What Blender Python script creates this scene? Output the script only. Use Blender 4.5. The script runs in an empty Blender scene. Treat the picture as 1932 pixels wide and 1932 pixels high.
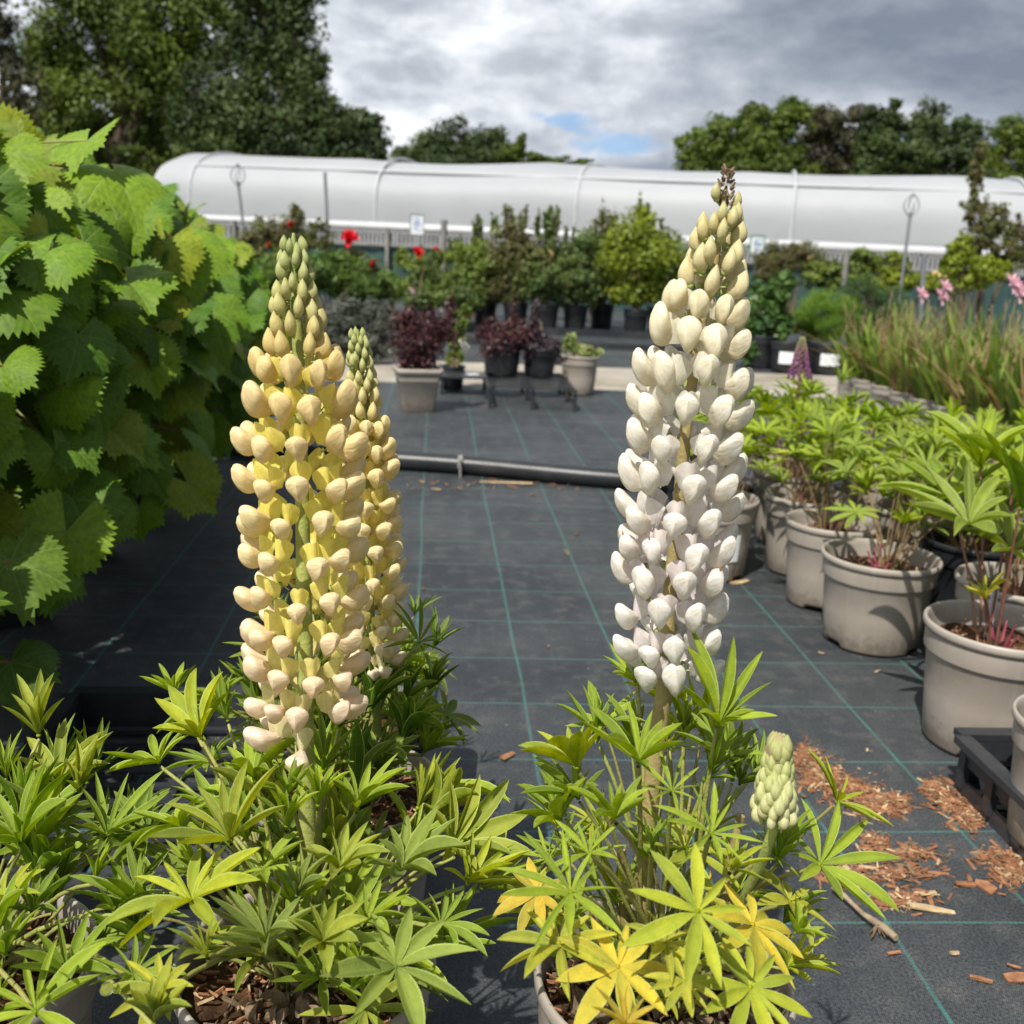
import bpy, math, random
import numpy as np
from mathutils import Vector, Matrix, Quaternion

SC = bpy.context.scene
COL = SC.collection
rnd = random.Random(7)
R = math.radians

# ------------------------------------------------------------------ camera
CAM_H, TILT, ROLL, FP, CP = 0.86, R(14.6), R(2.7), 1935.0, 966.0     # FP, CP: focal length and centre for a 1932 px wide frame
_f = Vector((0, math.cos(TILT), -math.sin(TILT)))
_u0 = Vector((0, math.sin(TILT), math.cos(TILT)))
_r0 = Vector((1, 0, 0))
_r = _r0 * math.cos(ROLL) + _u0 * math.sin(ROLL)
_u = -_r0 * math.sin(ROLL) + _u0 * math.cos(ROLL)
CAMPOS = Vector((0, 0, CAM_H))
cam = bpy.data.cameras.new('camera')
cam_ob = bpy.data.objects.new('camera', cam)
COL.objects.link(cam_ob)
mw = Matrix((( _r.x, _u.x, -_f.x, 0), (_r.y, _u.y, -_f.y, 0), (_r.z, _u.z, -_f.z, CAM_H), (0, 0, 0, 1)))
cam_ob.matrix_world = mw
cam.sensor_width = 36
cam.lens = 36 * FP / 1932
cam.clip_start, cam.clip_end = 0.02, 2000
cam.dof.use_dof = True
cam.dof.focus_distance = 0.93
cam.dof.aperture_fstop = 8.5
SC.camera = cam_ob

def ray(x, y):
    return _f + _r * ((x - CP) / FP) - _u * ((y - CP) / FP)
def gz(x, y, z=0.0):                     # survey helper: where the sight line of a photo point meets height z
    d = ray(x, y); return CAMPOS + d * ((z - CAM_H) / d.z)
def gy(x, y, Y):                         # ... meets the vertical plane at distance Y
    d = ray(x, y); return CAMPOS + d * (Y / d.y)

def to_px(p):                            # photo point of a world point
    v = Vector(p) - CAMPOS; k = v.dot(_f); return CP + FP * v.dot(_r) / k, CP - FP * v.dot(_u) / k
# ------------------------------------------------------------------ node helpers
def nd(nt, typ, props=None, ins=None):
    n = nt.nodes.new(typ)
    for k, v in (props or {}).items(): setattr(n, k, v)
    for k, v in (ins or {}).items():
        s = n.inputs[k]
        if isinstance(v, bpy.types.NodeSocket): nt.links.new(v, s)
        else:
            if isinstance(v, (tuple, list)) and len(v) == 3 and s.type == 'RGBA': v = (*v, 1)
            s.default_value = v
    return n
def mth(nt, op, a, b=0.0, c=0.0, clamp=False):
    n = nd(nt, 'ShaderNodeMath', {'operation': op, 'use_clamp': clamp}, {0: a, 1: b})
    if op in ('MULTIPLY_ADD', 'PINGPONG', 'SMOOTH_MIN', 'COMPARE'):
        if isinstance(c, bpy.types.NodeSocket): nt.links.new(c, n.inputs[2])
        else: n.inputs[2].default_value = c
    return n.outputs[0]
def mixc(nt, f, a, b, mode='MIX'):
    n = nt.nodes.new('ShaderNodeMix'); n.data_type = 'RGBA'; n.blend_type = mode
    for i, v in ((0, f), (6, a), (7, b)):
        s = n.inputs[i]
        if isinstance(v, bpy.types.NodeSocket): nt.links.new(v, s)
        else: s.default_value = (*v, 1) if isinstance(v, (tuple, list)) and len(v) == 3 else v
    return n.outputs[2]
def ramp(nt, f, stops):
    n = nt.nodes.new('ShaderNodeValToRGB'); nt.links.new(f, n.inputs[0])
    e = n.color_ramp.elements
    while len(e) < len(stops): e.new(0.5)
    for el, (p, c) in zip(e, stops):
        el.position = p
        el.color = (*c, 1) if isinstance(c, (tuple, list)) else (c, c, c, 1)
    return n.outputs[0]
def mapr(nt, v, a, b, c=0.0, d=1.0, smooth=True):
    n = nd(nt, 'ShaderNodeMapRange', {'interpolation_type': 'SMOOTHSTEP' if smooth else 'LINEAR'}, {0: v, 1: a, 2: b, 3: c, 4: d})
    return n.outputs[0]
def noise(nt, vec, scale, detail=4, rough=0.55, dist=0.0):
    return nd(nt, 'ShaderNodeTexNoise', {}, {'Vector': vec, 'Scale': scale, 'Detail': detail, 'Roughness': rough, 'Distortion': dist}).outputs[0]

# ------------------------------------------------------------------ sun and sky
SUN_AZ, SUN_EL = R(-154), R(56)       # compass azimuth of the sun seen from the camera's heading (+Y): behind the left shoulder
sdir = Vector((math.sin(SUN_AZ) * math.cos(SUN_EL), math.cos(SUN_AZ) * math.cos(SUN_EL), math.sin(SUN_EL)))
sl = bpy.data.lights.new('sun', 'SUN'); sl.energy = 4.4; sl.angle = R(0.53); sl.color = (1.0, 0.955, 0.87)
so = bpy.data.objects.new('sun', sl); COL.objects.link(so)
so.rotation_euler = (-sdir).to_track_quat('-Z', 'Y').to_euler()
so.location = (0, 0, 30)

world = bpy.data.worlds.new('World'); SC.world = world; world.use_nodes = True
nt = world.node_tree; nt.nodes.clear()
tc = nd(nt, 'ShaderNodeTexCoord').outputs['Generated']
sky = nd(nt, 'ShaderNodeTexSky', {'sky_type': 'NISHITA', 'sun_disc': False, 'sun_elevation': SUN_EL, 'sun_rotation': SUN_AZ})
bg_sky = nd(nt, 'ShaderNodeBackground', {}, {'Color': mixc(nt, 1.0, sky.outputs[0], (0.62, 0.80, 1.12), 'MULTIPLY'), 'Strength': 0.09})
sep = nd(nt, 'ShaderNodeSeparateXYZ', {}, {0: tc})
zz = mth(nt, 'ADD', mth(nt, 'MAXIMUM', sep.outputs[2], 0.0), 0.13)
cv = nd(nt, 'ShaderNodeCombineXYZ', {}, {0: mth(nt, 'DIVIDE', sep.outputs[0], zz), 1: mth(nt, 'DIVIDE', sep.outputs[1], zz), 2: 0.0}).outputs[0]
cvo = nd(nt, 'ShaderNodeVectorMath', {'operation': 'ADD'}, {0: cv, 1: (3.1, 1.7, 0.0)}).outputs[0]
cvd = nd(nt, 'ShaderNodeVectorMath', {'operation': 'MULTIPLY'}, {0: tc, 1: (4.2, 4.2, 9.5)}).outputs[0]
n1 = noise(nt, cvo, 0.50, 4, 0.5, 0.2)
n2 = noise(nt, cvd, 1.0, 9, 0.56, 0.25)
n3 = noise(nt, cvd, 3.1, 7, 0.6, 0.3)
val = mth(nt, 'ADD', mth(nt, 'MULTIPLY', n1, 0.42), mth(nt, 'MULTIPLY', n2, 0.58))
val = mth(nt, 'ADD', val, mth(nt, 'MULTIPLY', mth(nt, 'SUBTRACT', n3, 0.5), 0.24))
# the heavy bank of cloud lies to the right, the thinner bright cloud to the left of the view
side = mth(nt, 'MULTIPLY', sep.outputs[0], -0.22)
val = mth(nt, 'ADD', mth(nt, 'ADD', val, side), 0.012)
ccol = ramp(nt, val, [(0.37, (0.170, 0.200, 0.255)), (0.46, (0.265, 0.30, 0.355)), (0.53, (0.43, 0.46, 0.51)), (0.61, (0.74, 0.77, 0.81))])
bg_cl = nd(nt, 'ShaderNodeBackground', {}, {'Color': ccol, 'Strength': 1.0})
# one break in the cloud low over the tunnel
def gap(px_, py_, sx, sz):
    d = ray(px_, py_).normalized()
    ax = mth(nt, 'DIVIDE', mth(nt, 'SUBTRACT', sep.outputs[0], d.x), sx)
    az = mth(nt, 'DIVIDE', mth(nt, 'SUBTRACT', sep.outputs[2], d.z), sz)
    r2 = mth(nt, 'ADD', mth(nt, 'MULTIPLY', ax, ax), mth(nt, 'MULTIPLY', az, az))
    g = mth(nt, 'EXPONENT', mth(nt, 'MULTIPLY', r2, -1.0))
    fwd = mth(nt, 'GREATER_THAN', sep.outputs[1], 0.0)
    return mth(nt, 'MULTIPLY', g, fwd)
g = mth(nt, 'ADD', mth(nt, 'MULTIPLY', gap(1140, 262, 0.060, 0.020), 0.8), mth(nt, 'MULTIPLY', gap(1045, 222, 0.030, 0.012), 0.9))
g = mth(nt, 'ADD', g, mth(nt, 'MULTIPLY', gap(1195, 272, 0.045, 0.010), 0.5))
nb = noise(nt, nd(nt, 'ShaderNodeVectorMath', {'operation': 'MULTIPLY'}, {0: tc, 1: (14, 14, 30)}).outputs[0], 1.0, 6, 0.6, 0.4)
hole = mapr(nt, mth(nt, 'ADD', mth(nt, 'MULTIPLY', g, 0.62), mth(nt, 'MULTIPLY', mth(nt, 'SUBTRACT', nb, 0.5), 1.5)), 0.38, 0.70)
hole = mth(nt, 'MULTIPLY', hole, 0.80)
mx = nd(nt, 'ShaderNodeMixShader', {}, {0: hole, 1: bg_cl.outputs[0], 2: bg_sky.outputs[0]})
nd(nt, 'ShaderNodeOutputWorld', {}, {0: mx.outputs[0]})

vs = SC.view_settings
vs.view_transform = 'Standard'; vs.look = 'None'; vs.exposure = 0.45; vs.gamma = 1.0; vs.use_curve_mapping = False
SC.render.engine = 'CYCLES'
SC.cycles.max_bounces = 8; SC.cycles.transparent_max_bounces = 8; SC.cycles.diffuse_bounces = 3
SC.cycles.use_denoising = True

# ------------------------------------------------------------------ materials
def new_mat(name):
    m = bpy.data.materials.new(name); m.use_nodes = True
    m.node_tree.nodes.clear(); return m, m.node_tree
def finish(nt, shader): nd(nt, 'ShaderNodeOutputMaterial', {}, {0: shader})
def geo(nt): return nd(nt, 'ShaderNodeTexCoord')
def simple(name, col, rough=0.6, var=0.12, scale=20.0, bump=0.0, bscale=200.0, spec=0.4, objcol=False, metal=0.0, dirt=None, dirt_scale=6.0):
    m, nt = new_mat(name)
    co = geo(nt).outputs['Object']
    n = noise(nt, co, scale, 5)
    base = col
    if objcol:
        base = nd(nt, 'ShaderNodeObjectInfo').outputs['Color']
    k = mapr(nt, n, 0.3, 0.7, 1 - var, 1 + var, False)
    c = mixc(nt, 1.0, base, nd(nt, 'ShaderNodeCombineColor', {}, {0: k, 1: k, 2: k}).outputs[0], 'MULTIPLY')
    if dirt:
        dn = mapr(nt, noise(nt, co, dirt_scale, 6, 0.65), 0.48, 0.68)
        c = mixc(nt, mth(nt, 'MULTIPLY', dn, dirt[3]), c, dirt[:3])
    ins = {'Base Color': c, 'Roughness': rough, 'Specular IOR Level': spec, 'Metallic': metal}
    if bump:
        ins['Normal'] = nd(nt, 'ShaderNodeBump', {}, {'Strength': bump, 'Distance': 0.004, 'Height': noise(nt, co, bscale, 4)}).outputs[0]
    finish(nt, nd(nt, 'ShaderNodeBsdfPrincipled', {}, ins).outputs[0])
    return m

def leafy(nt, color, trans=0.35, rough=0.5, normal=None, spec=0.35, tcol=None):
    ins = {'Base Color': color, 'Roughness': rough, 'Specular IOR Level': spec}
    if normal: ins['Normal'] = normal
    p = nd(nt, 'ShaderNodeBsdfPrincipled', {}, ins)
    t = nd(nt, 'ShaderNodeBsdfTranslucent', {}, {'Color': tcol or color})
    return nd(nt, 'ShaderNodeMixShader', {}, {0: trans, 1: p.outputs[0], 2: t.outputs[0]}).outputs[0]

def mat_lupin_leaf():
    m, nt = new_mat('lupin_leaf')
    t = geo(nt); uv = nd(nt, 'ShaderNodeSeparateXYZ', {}, {0: t.outputs['UV']})
    oi = nd(nt, 'ShaderNodeObjectInfo')
    u = mth(nt, 'ABSOLUTE', mth(nt, 'SUBTRACT', uv.outputs[0], 0.5))         # 0 at the midrib, 0.5 at the edge
    v = uv.outputs[1]
    rib = mapr(nt, u, 0.0, 0.035, 1, 0)
    edge = mapr(nt, u, 0.42, 0.475, 0, 1)
    isl = nd(nt, 'ShaderNodeNewGeometry')
    rr = mapr(nt, isl.outputs['Random Per Island'], 0, 1, 0.70, 1.20, False)
    nn = mapr(nt, noise(nt, t.outputs['Object'], 3.5, 6, 0.65), 0.3, 0.7, 0.68, 1.28, False)
    k = mth(nt, 'MULTIPLY', rr, nn)
    kk = nd(nt, 'ShaderNodeCombineColor', {}, {0: mth(nt, 'POWER', k, 1.3), 1: k, 2: mth(nt, 'POWER', k, 0.7)}).outputs[0]
    c = mixc(nt, 1.0, oi.outputs['Color'], kk, 'MULTIPLY')
    # the downy back of the leaf is paler and greyer
    c = mixc(nt, mth(nt, 'MULTIPLY', isl.outputs['Backfacing'], 0.34), c, (0.32, 0.37, 0.09))
    spots = mapr(nt, noise(nt, t.outputs['Object'], 7.0, 4, 0.7), 0.66, 0.72)
    c = mixc(nt, mth(nt, 'MULTIPLY', spots, 0.5), c, (0.26, 0.17, 0.04))
    tipb = mth(nt, 'MULTIPLY', mapr(nt, v, 0.93, 1.0), 0.5)
    c = mixc(nt, tipb, c, (0.22, 0.16, 0.07))
    c = mixc(nt, mth(nt, 'MULTIPLY', rib, 0.55), c, (0.36, 0.46, 0.13))
    c = mixc(nt, mth(nt, 'MULTIPLY', edge, 0.60), c, (0.52, 0.62, 0.20))
    vein = mth(nt, 'PINGPONG', mth(nt, 'SUBTRACT', mth(nt, 'MULTIPLY', v, 16.0), mth(nt, 'MULTIPLY', u, 9.0)), 0.5)
    h = mth(nt, 'ADD', mth(nt, 'ADD', mth(nt, 'MULTIPLY', vein, 0.6), mth(nt, 'MULTIPLY', noise(nt, t.outputs['Object'], 30.0, 3), 1.4)), mth(nt, 'MULTIPLY', rib, -1.0))
    bmp = nd(nt, 'ShaderNodeBump', {}, {'Strength': 0.35, 'Distance': 0.0012, 'Height': h}).outputs[0]
    tc_ = mixc(nt, 1.0, c, (1.45, 1.30, 0.30), 'MULTIPLY')
    finish(nt, leafy(nt, c, 0.34, 0.55, bmp, 0.18, tc_))
    return m

def mat_vine_leaf():
    m, nt = new_mat('vine_leaf')
    t = geo(nt); s = nd(nt, 'ShaderNodeSeparateXYZ', {}, {0: t.outputs['UV']})
    oi = nd(nt, 'ShaderNodeObjectInfo')
    x, y = mth(nt, 'SUBTRACT', s.outputs[0], 0.5), mth(nt, 'SUBTRACT', s.outputs[1], 0.5)
    r = mth(nt, 'SQRT', mth(nt, 'ADD', mth(nt, 'MULTIPLY', x, x), mth(nt, 'MULTIPLY', y, y)))
    a = mth(nt, 'ARCTAN2', x, y)                                            # 0 along the tip
    st = R(50)
    q = mth(nt, 'SUBTRACT', a, mth(nt, 'MULTIPLY', mth(nt, 'ROUND', mth(nt, 'DIVIDE', a, st)), st))
    d = mth(nt, 'MULTIPLY', mth(nt, 'ABSOLUTE', q), r)
    main = mapr(nt, d, 0.0, 0.010, 1, 0)
    sec = mth(nt, 'PINGPONG', mth(nt, 'MULTIPLY', mth(nt, 'SUBTRACT', r, mth(nt, 'MULTIPLY', d, 1.3)), 15.0), 0.5)
    secl = mapr(nt, sec, 0.0, 0.07, 1, 0)
    nn = mapr(nt, noise(nt, t.outputs['Object'], 9.0, 5), 0.3, 0.7, 0.75, 1.25, False)
    rr = mapr(nt, oi.outputs['Random'], 0, 1, 0.75, 1.25, False)
    k = mth(nt, 'MULTIPLY', nn, rr)
    kk = nd(nt, 'ShaderNodeCombineColor', {}, {0: mth(nt, 'POWER', k, 1.4), 1: k, 2: k}).outputs[0]
    c = mixc(nt, 1.0, oi.outputs['Color'], kk, 'MULTIPLY')
    c = mixc(nt, mth(nt, 'MULTIPLY', mth(nt, 'MAXIMUM', main, mth(nt, 'MULTIPLY', secl, 0.35)), 0.35), c, (0.26, 0.36, 0.11))
    bf = nd(nt, 'ShaderNodeNewGeometry').outputs['Backfacing']
    c = mixc(nt, mth(nt, 'MULTIPLY', bf, 0.35), c, (0.18, 0.24, 0.10))
    h = mth(nt, 'ADD', mth(nt, 'MULTIPLY', sec, 0.9), mth(nt, 'MULTIPLY', main, -0.8))
    bmp = nd(nt, 'ShaderNodeBump', {}, {'Strength': 0.35, 'Distance': 0.0025, 'Height': h}).outputs[0]
    tc_ = mixc(nt, 1.0, c, (1.5, 1.35, 0.3), 'MULTIPLY')
    finish(nt, leafy(nt, c, 0.28, 0.55, bmp, 0.25, tc_))
    return m

def mat_foliage(name, c1, c2, scale=0.6, trans=0.3, rough=0.55, isl=0.4):
    m, nt = new_mat(name)
    t = geo(nt)
    n = noise(nt, t.outputs['Object'], scale, 4)
    c = mixc(nt, mapr(nt, n, 0.36, 0.64), c1, c2)
    g_ = nd(nt, 'ShaderNodeNewGeometry')
    k = mapr(nt, g_.outputs['Random Per Island'], 0, 1, 1 - isl, 1 + isl, False)
    kk = nd(nt, 'ShaderNodeCombineColor', {}, {0: k, 1: k, 2: k}).outputs[0]
    c = mixc(nt, 1.0, c, kk, 'MULTIPLY')
    finish(nt, leafy(nt, c, trans, rough, None, 0.3, mixc(nt, 1.0, c, (1.3, 1.3, 0.5), 'MULTIPLY')))
    return m

def mat_petal(name, trans=0.30, rough=0.5):
    m, nt = new_mat(name)
    t = geo(nt); uv = nd(nt, 'ShaderNodeSeparateXYZ', {}, {0: t.outputs['UV']})
    oi = nd(nt, 'ShaderNodeObjectInfo')
    seam = mapr(nt, mth(nt, 'PINGPONG', mth(nt, 'ADD', uv.outputs[0], 0.0), 0.5), 0.0, 0.03, 1, 0)
    seam = mth(nt, 'MULTIPLY', seam, mapr(nt, uv.outputs[1], 0.85, 0.98, 1, 0.3))
    n = mapr(nt, noise(nt, t.outputs['Object'], 120.0, 4), 0.3, 0.7, 0.9, 1.08, False)
    kk = nd(nt, 'ShaderNodeCombineColor', {}, {0: n, 1: mth(nt, 'POWER', n, 1.3), 2: mth(nt, 'POWER', n, 2.0)}).outputs[0]
    c = mixc(nt, 1.0, oi.outputs['Color'], kk, 'MULTIPLY')
    c = mixc(nt, mth(nt, 'MULTIPLY', seam, 0.22), c, (0.45, 0.34, 0.16))
    bl_ = mapr(nt, noise(nt, t.outputs['Object'], 420.0, 2), 0.70, 0.76)
    c = mixc(nt, mth(nt, 'MULTIPLY', bl_, 0.35), c, (0.50, 0.33, 0.15))
    wv = nd(nt, 'ShaderNodeCombineXYZ', {}, {0: mth(nt, 'MULTIPLY', uv.outputs[0], 34.0), 1: mth(nt, 'MULTIPLY', uv.outputs[1], 3.0), 2: oi.outputs['Random']}).outputs[0]
    st = noise(nt, wv, 1.0, 3, 0.5, 0.4)
    wr = noise(nt, t.outputs['Object'], 150.0, 2)
    ks = mapr(nt, st, 0.3, 0.7, 0.95, 1.03, False)
    c = mixc(nt, 1.0, c, nd(nt, 'ShaderNodeCombineColor', {}, {0: ks, 1: mth(nt, 'POWER', ks, 1.5), 2: mth(nt, 'POWER', ks, 2.4)}).outputs[0], 'MULTIPLY')
    h = mth(nt, 'ADD', st, mth(nt, 'MULTIPLY', wr, 0.6))
    bmp = nd(nt, 'ShaderNodeBump', {}, {'Strength': 0.6, 'Distance': 0.0009, 'Height': h}).outputs[0]
    finish(nt, leafy(nt, c, trans, rough, bmp, 0.3, c))
    return m

MAT = {}
MAT['lupin_leaf'] = mat_lupin_leaf()
MAT['vine_leaf'] = mat_vine_leaf()
MAT['petal'] = mat_petal('petal')
MAT['banner'] = mat_petal('banner_petal', 0.42)
MAT['calyx'] = simple('calyx', (0.36, 0.42, 0.14), 0.6, 0.15, 200)
MAT['stemcol'] = simple('stem', (1, 1, 1), 0.55, 0.2, 60, 0.3, 300, objcol=True)
MAT['spent'] = simple('spent_tip', (0.36, 0.14, 0.035), 0.6, 0.3, 300)
MAT['pot_grey'] = simple('taupe_plastic', (0.335, 0.298, 0.258), 0.42, 0.05, 5, 0.12, 500, 0.5, dirt=(0.16, 0.125, 0.09, 0.5), dirt_scale=9)
def mat_pot():
    m, nt = new_mat('taupe_plastic_pot')
    t = geo(nt); co = t.outputs['Object']; oi = nd(nt, 'ShaderNodeObjectInfo')
    z = nd(nt, 'ShaderNodeSeparateXYZ', {}, {0: co}).outputs[2]
    off = nd(nt, 'ShaderNodeVectorMath', {'operation': 'ADD'}, {0: co, 1: nd(nt, 'ShaderNodeCombineXYZ', {}, {0: mth(nt, 'MULTIPLY', oi.outputs['Random'], 30.0), 1: 0.0, 2: 0.0}).outputs[0]}).outputs[0]
    n_ = noise(nt, off, 9.0, 7, 0.65); f = noise(nt, off, 60.0, 5, 0.6)
    c = mixc(nt, mapr(nt, n_, 0.35, 0.7), (0.350, 0.312, 0.272), (0.300, 0.262, 0.222))
    splash = mapr(nt, mth(nt, 'ADD', mth(nt, 'MULTIPLY', mth(nt, 'SUBTRACT', 0.05, z), 9.0), mth(nt, 'SUBTRACT', f, 0.45)), 0.0, 0.35)
    c = mixc(nt, mth(nt, 'MULTIPLY', splash, 0.55), c, (0.13, 0.10, 0.07))
    run = noise(nt, nd(nt, 'ShaderNodeVectorMath', {'operation': 'MULTIPLY'}, {0: off, 1: (60, 60, 4)}).outputs[0], 1.0, 4)
    c = mixc(nt, mth(nt, 'MULTIPLY', mapr(nt, run, 0.58, 0.72), 0.35), c, (0.42, 0.39, 0.35))
    sp = mapr(nt, noise(nt, off, 150.0, 2), 0.70, 0.75)
    c = mixc(nt, mth(nt, 'MULTIPLY', sp, 0.5), c, (0.15, 0.11, 0.075))
    bmp = nd(nt, 'ShaderNodeBump', {}, {'Strength': 0.15, 'Distance': 0.002, 'Height': f}).outputs[0]
    finish(nt, nd(nt, 'ShaderNodeBsdfPrincipled', {}, {'Base Color': c, 'Roughness': mapr(nt, n_, 0.3, 0.7, 0.38, 0.6), 'Specular IOR Level': 0.45, 'Normal': bmp}).outputs[0])
    return m
MAT['pot_grey'] = mat_pot()
MAT['pot_black'] = simple('black_plastic', (0.016, 0.018, 0.021), 0.38, 0.2, 8, 0.1, 400, 0.5, dirt=(0.06, 0.055, 0.05, 0.4))
MAT['tray_black'] = simple('tray_plastic', (0.028, 0.031, 0.037), 0.30, 0.25, 12, 0.15, 300, 0.5, dirt=(0.09, 0.08, 0.07, 0.3))
MAT['compost'] = simple('compost', (0.060, 0.032, 0.017), 0.9, 0.5, 90, 0.8, 260, 0.15, dirt=(0.15, 0.07, 0.028, 0.7), dirt_scale=40)
MAT['bark'] = simple('bark_chips', (0.29, 0.138, 0.072), 0.8, 0.5, 60, 0.5, 400, 0.2, dirt=(0.18, 0.085, 0.04, 0.7), dirt_scale=25)
MAT['straw'] = simple('dry_straw', (0.45, 0.33, 0.19), 0.8, 0.35, 50, 0.4, 300, 0.2)
MAT['dead'] = simple('dead_leaf', (0.17, 0.12, 0.075), 0.85, 0.5, 80, 0.5, 300, 0.15)
MAT['wood'] = simple('trunk_bark', (0.085, 0.065, 0.045), 0.9, 0.35, 6, 0.8, 30, 0.2)
MAT['twig'] = simple('twig', (0.16, 0.115, 0.07), 0.8, 0.35, 30, 0.3, 100, 0.2)
MAT['poly_tunnel'] = None
MAT['white_paint'] = simple('white_plastic', (0.42, 0.43, 0.45), 0.45, 0.05, 3)
MAT['grey_slat'] = simple('grey_slat', (0.33, 0.33, 0.34), 0.6, 0.2, 3)
MAT['green_mesh'] = simple('green_mesh', (0.025, 0.060, 0.058), 0.7, 0.3, 2, dirt=(0.04, 0.09, 0.08, 0.5), dirt_scale=1.2)
MAT['post'] = simple('fence_post', (0.20, 0.19, 0.175), 0.8, 0.25, 9, 0.4, 60)
MAT['steel'] = simple('galvanised_steel', (0.30, 0.31, 0.32), 0.45, 0.15, 12, metal=0.6)
MAT['concrete'] = simple('concrete', (0.32, 0.29, 0.245), 0.9, 0.2, 3, 0.5, 40, 0.2, dirt=(0.15, 0.13, 0.06, 0.6), dirt_scale=1.7)
MAT['flower_red'] = simple('red_flower', (0.62, 0.008, 0.02), 0.55, 0.35, 40)
MAT['flower_pink'] = simple('pink_flower', (0.82, 0.52, 0.60), 0.55, 0.25, 40)
MAT['flower_white'] = simple('white_flower', (0.78, 0.74, 0.66), 0.55, 0.2, 40)
MAT['flower_yellow'] = simple('yellow_flower', (0.80, 0.60, 0.28), 0.55, 0.2, 40)
MAT['flower_purple'] = simple('purple_flower', (0.30, 0.09, 0.30), 0.55, 0.4, 90)
MAT['label'] = simple('label', (0.72, 0.74, 0.76), 0.5, 0.06, 30)
MAT['fine_twig'] = simple('fine_dry_stems', (0.30, 0.22, 0.12), 0.8, 0.4, 30)

def mat_tunnel():
    m, nt = new_mat('polythene')
    t = geo(nt)
    n = noise(nt, t.outputs['Object'], 0.35, 5)
    c = mixc(nt, mapr(nt, n, 0.3, 0.7), (0.42, 0.435, 0.465), (0.48, 0.495, 0.52))
    zt = nd(nt, 'ShaderNodeSeparateXYZ', {}, {0: nd(nt, 'ShaderNodeNewGeometry').outputs['Position']}).outputs[2]
    low_grey = mth(nt, 'MULTIPLY', mapr(nt, mth(nt, 'ADD', zt, mth(nt, 'MULTIPLY', n, 0.8)), 1.3, 2.1, 1, 0), 0.35)  # cover colour turns greyer towards the base, with an uneven edge
    c = mixc(nt, low_grey, c, (0.30, 0.325, 0.33))
    bmp = nd(nt, 'ShaderNodeBump', {}, {'Strength': 0.25, 'Distance': 0.05, 'Height': noise(nt, t.outputs['Object'], 1.2, 3)}).outputs[0]
    finish(nt, leafy(nt, c, 0.25, 0.5, bmp, 0.25, (0.42, 0.42, 0.45)))
    return m
MAT['poly_tunnel'] = mat_tunnel()

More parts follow.
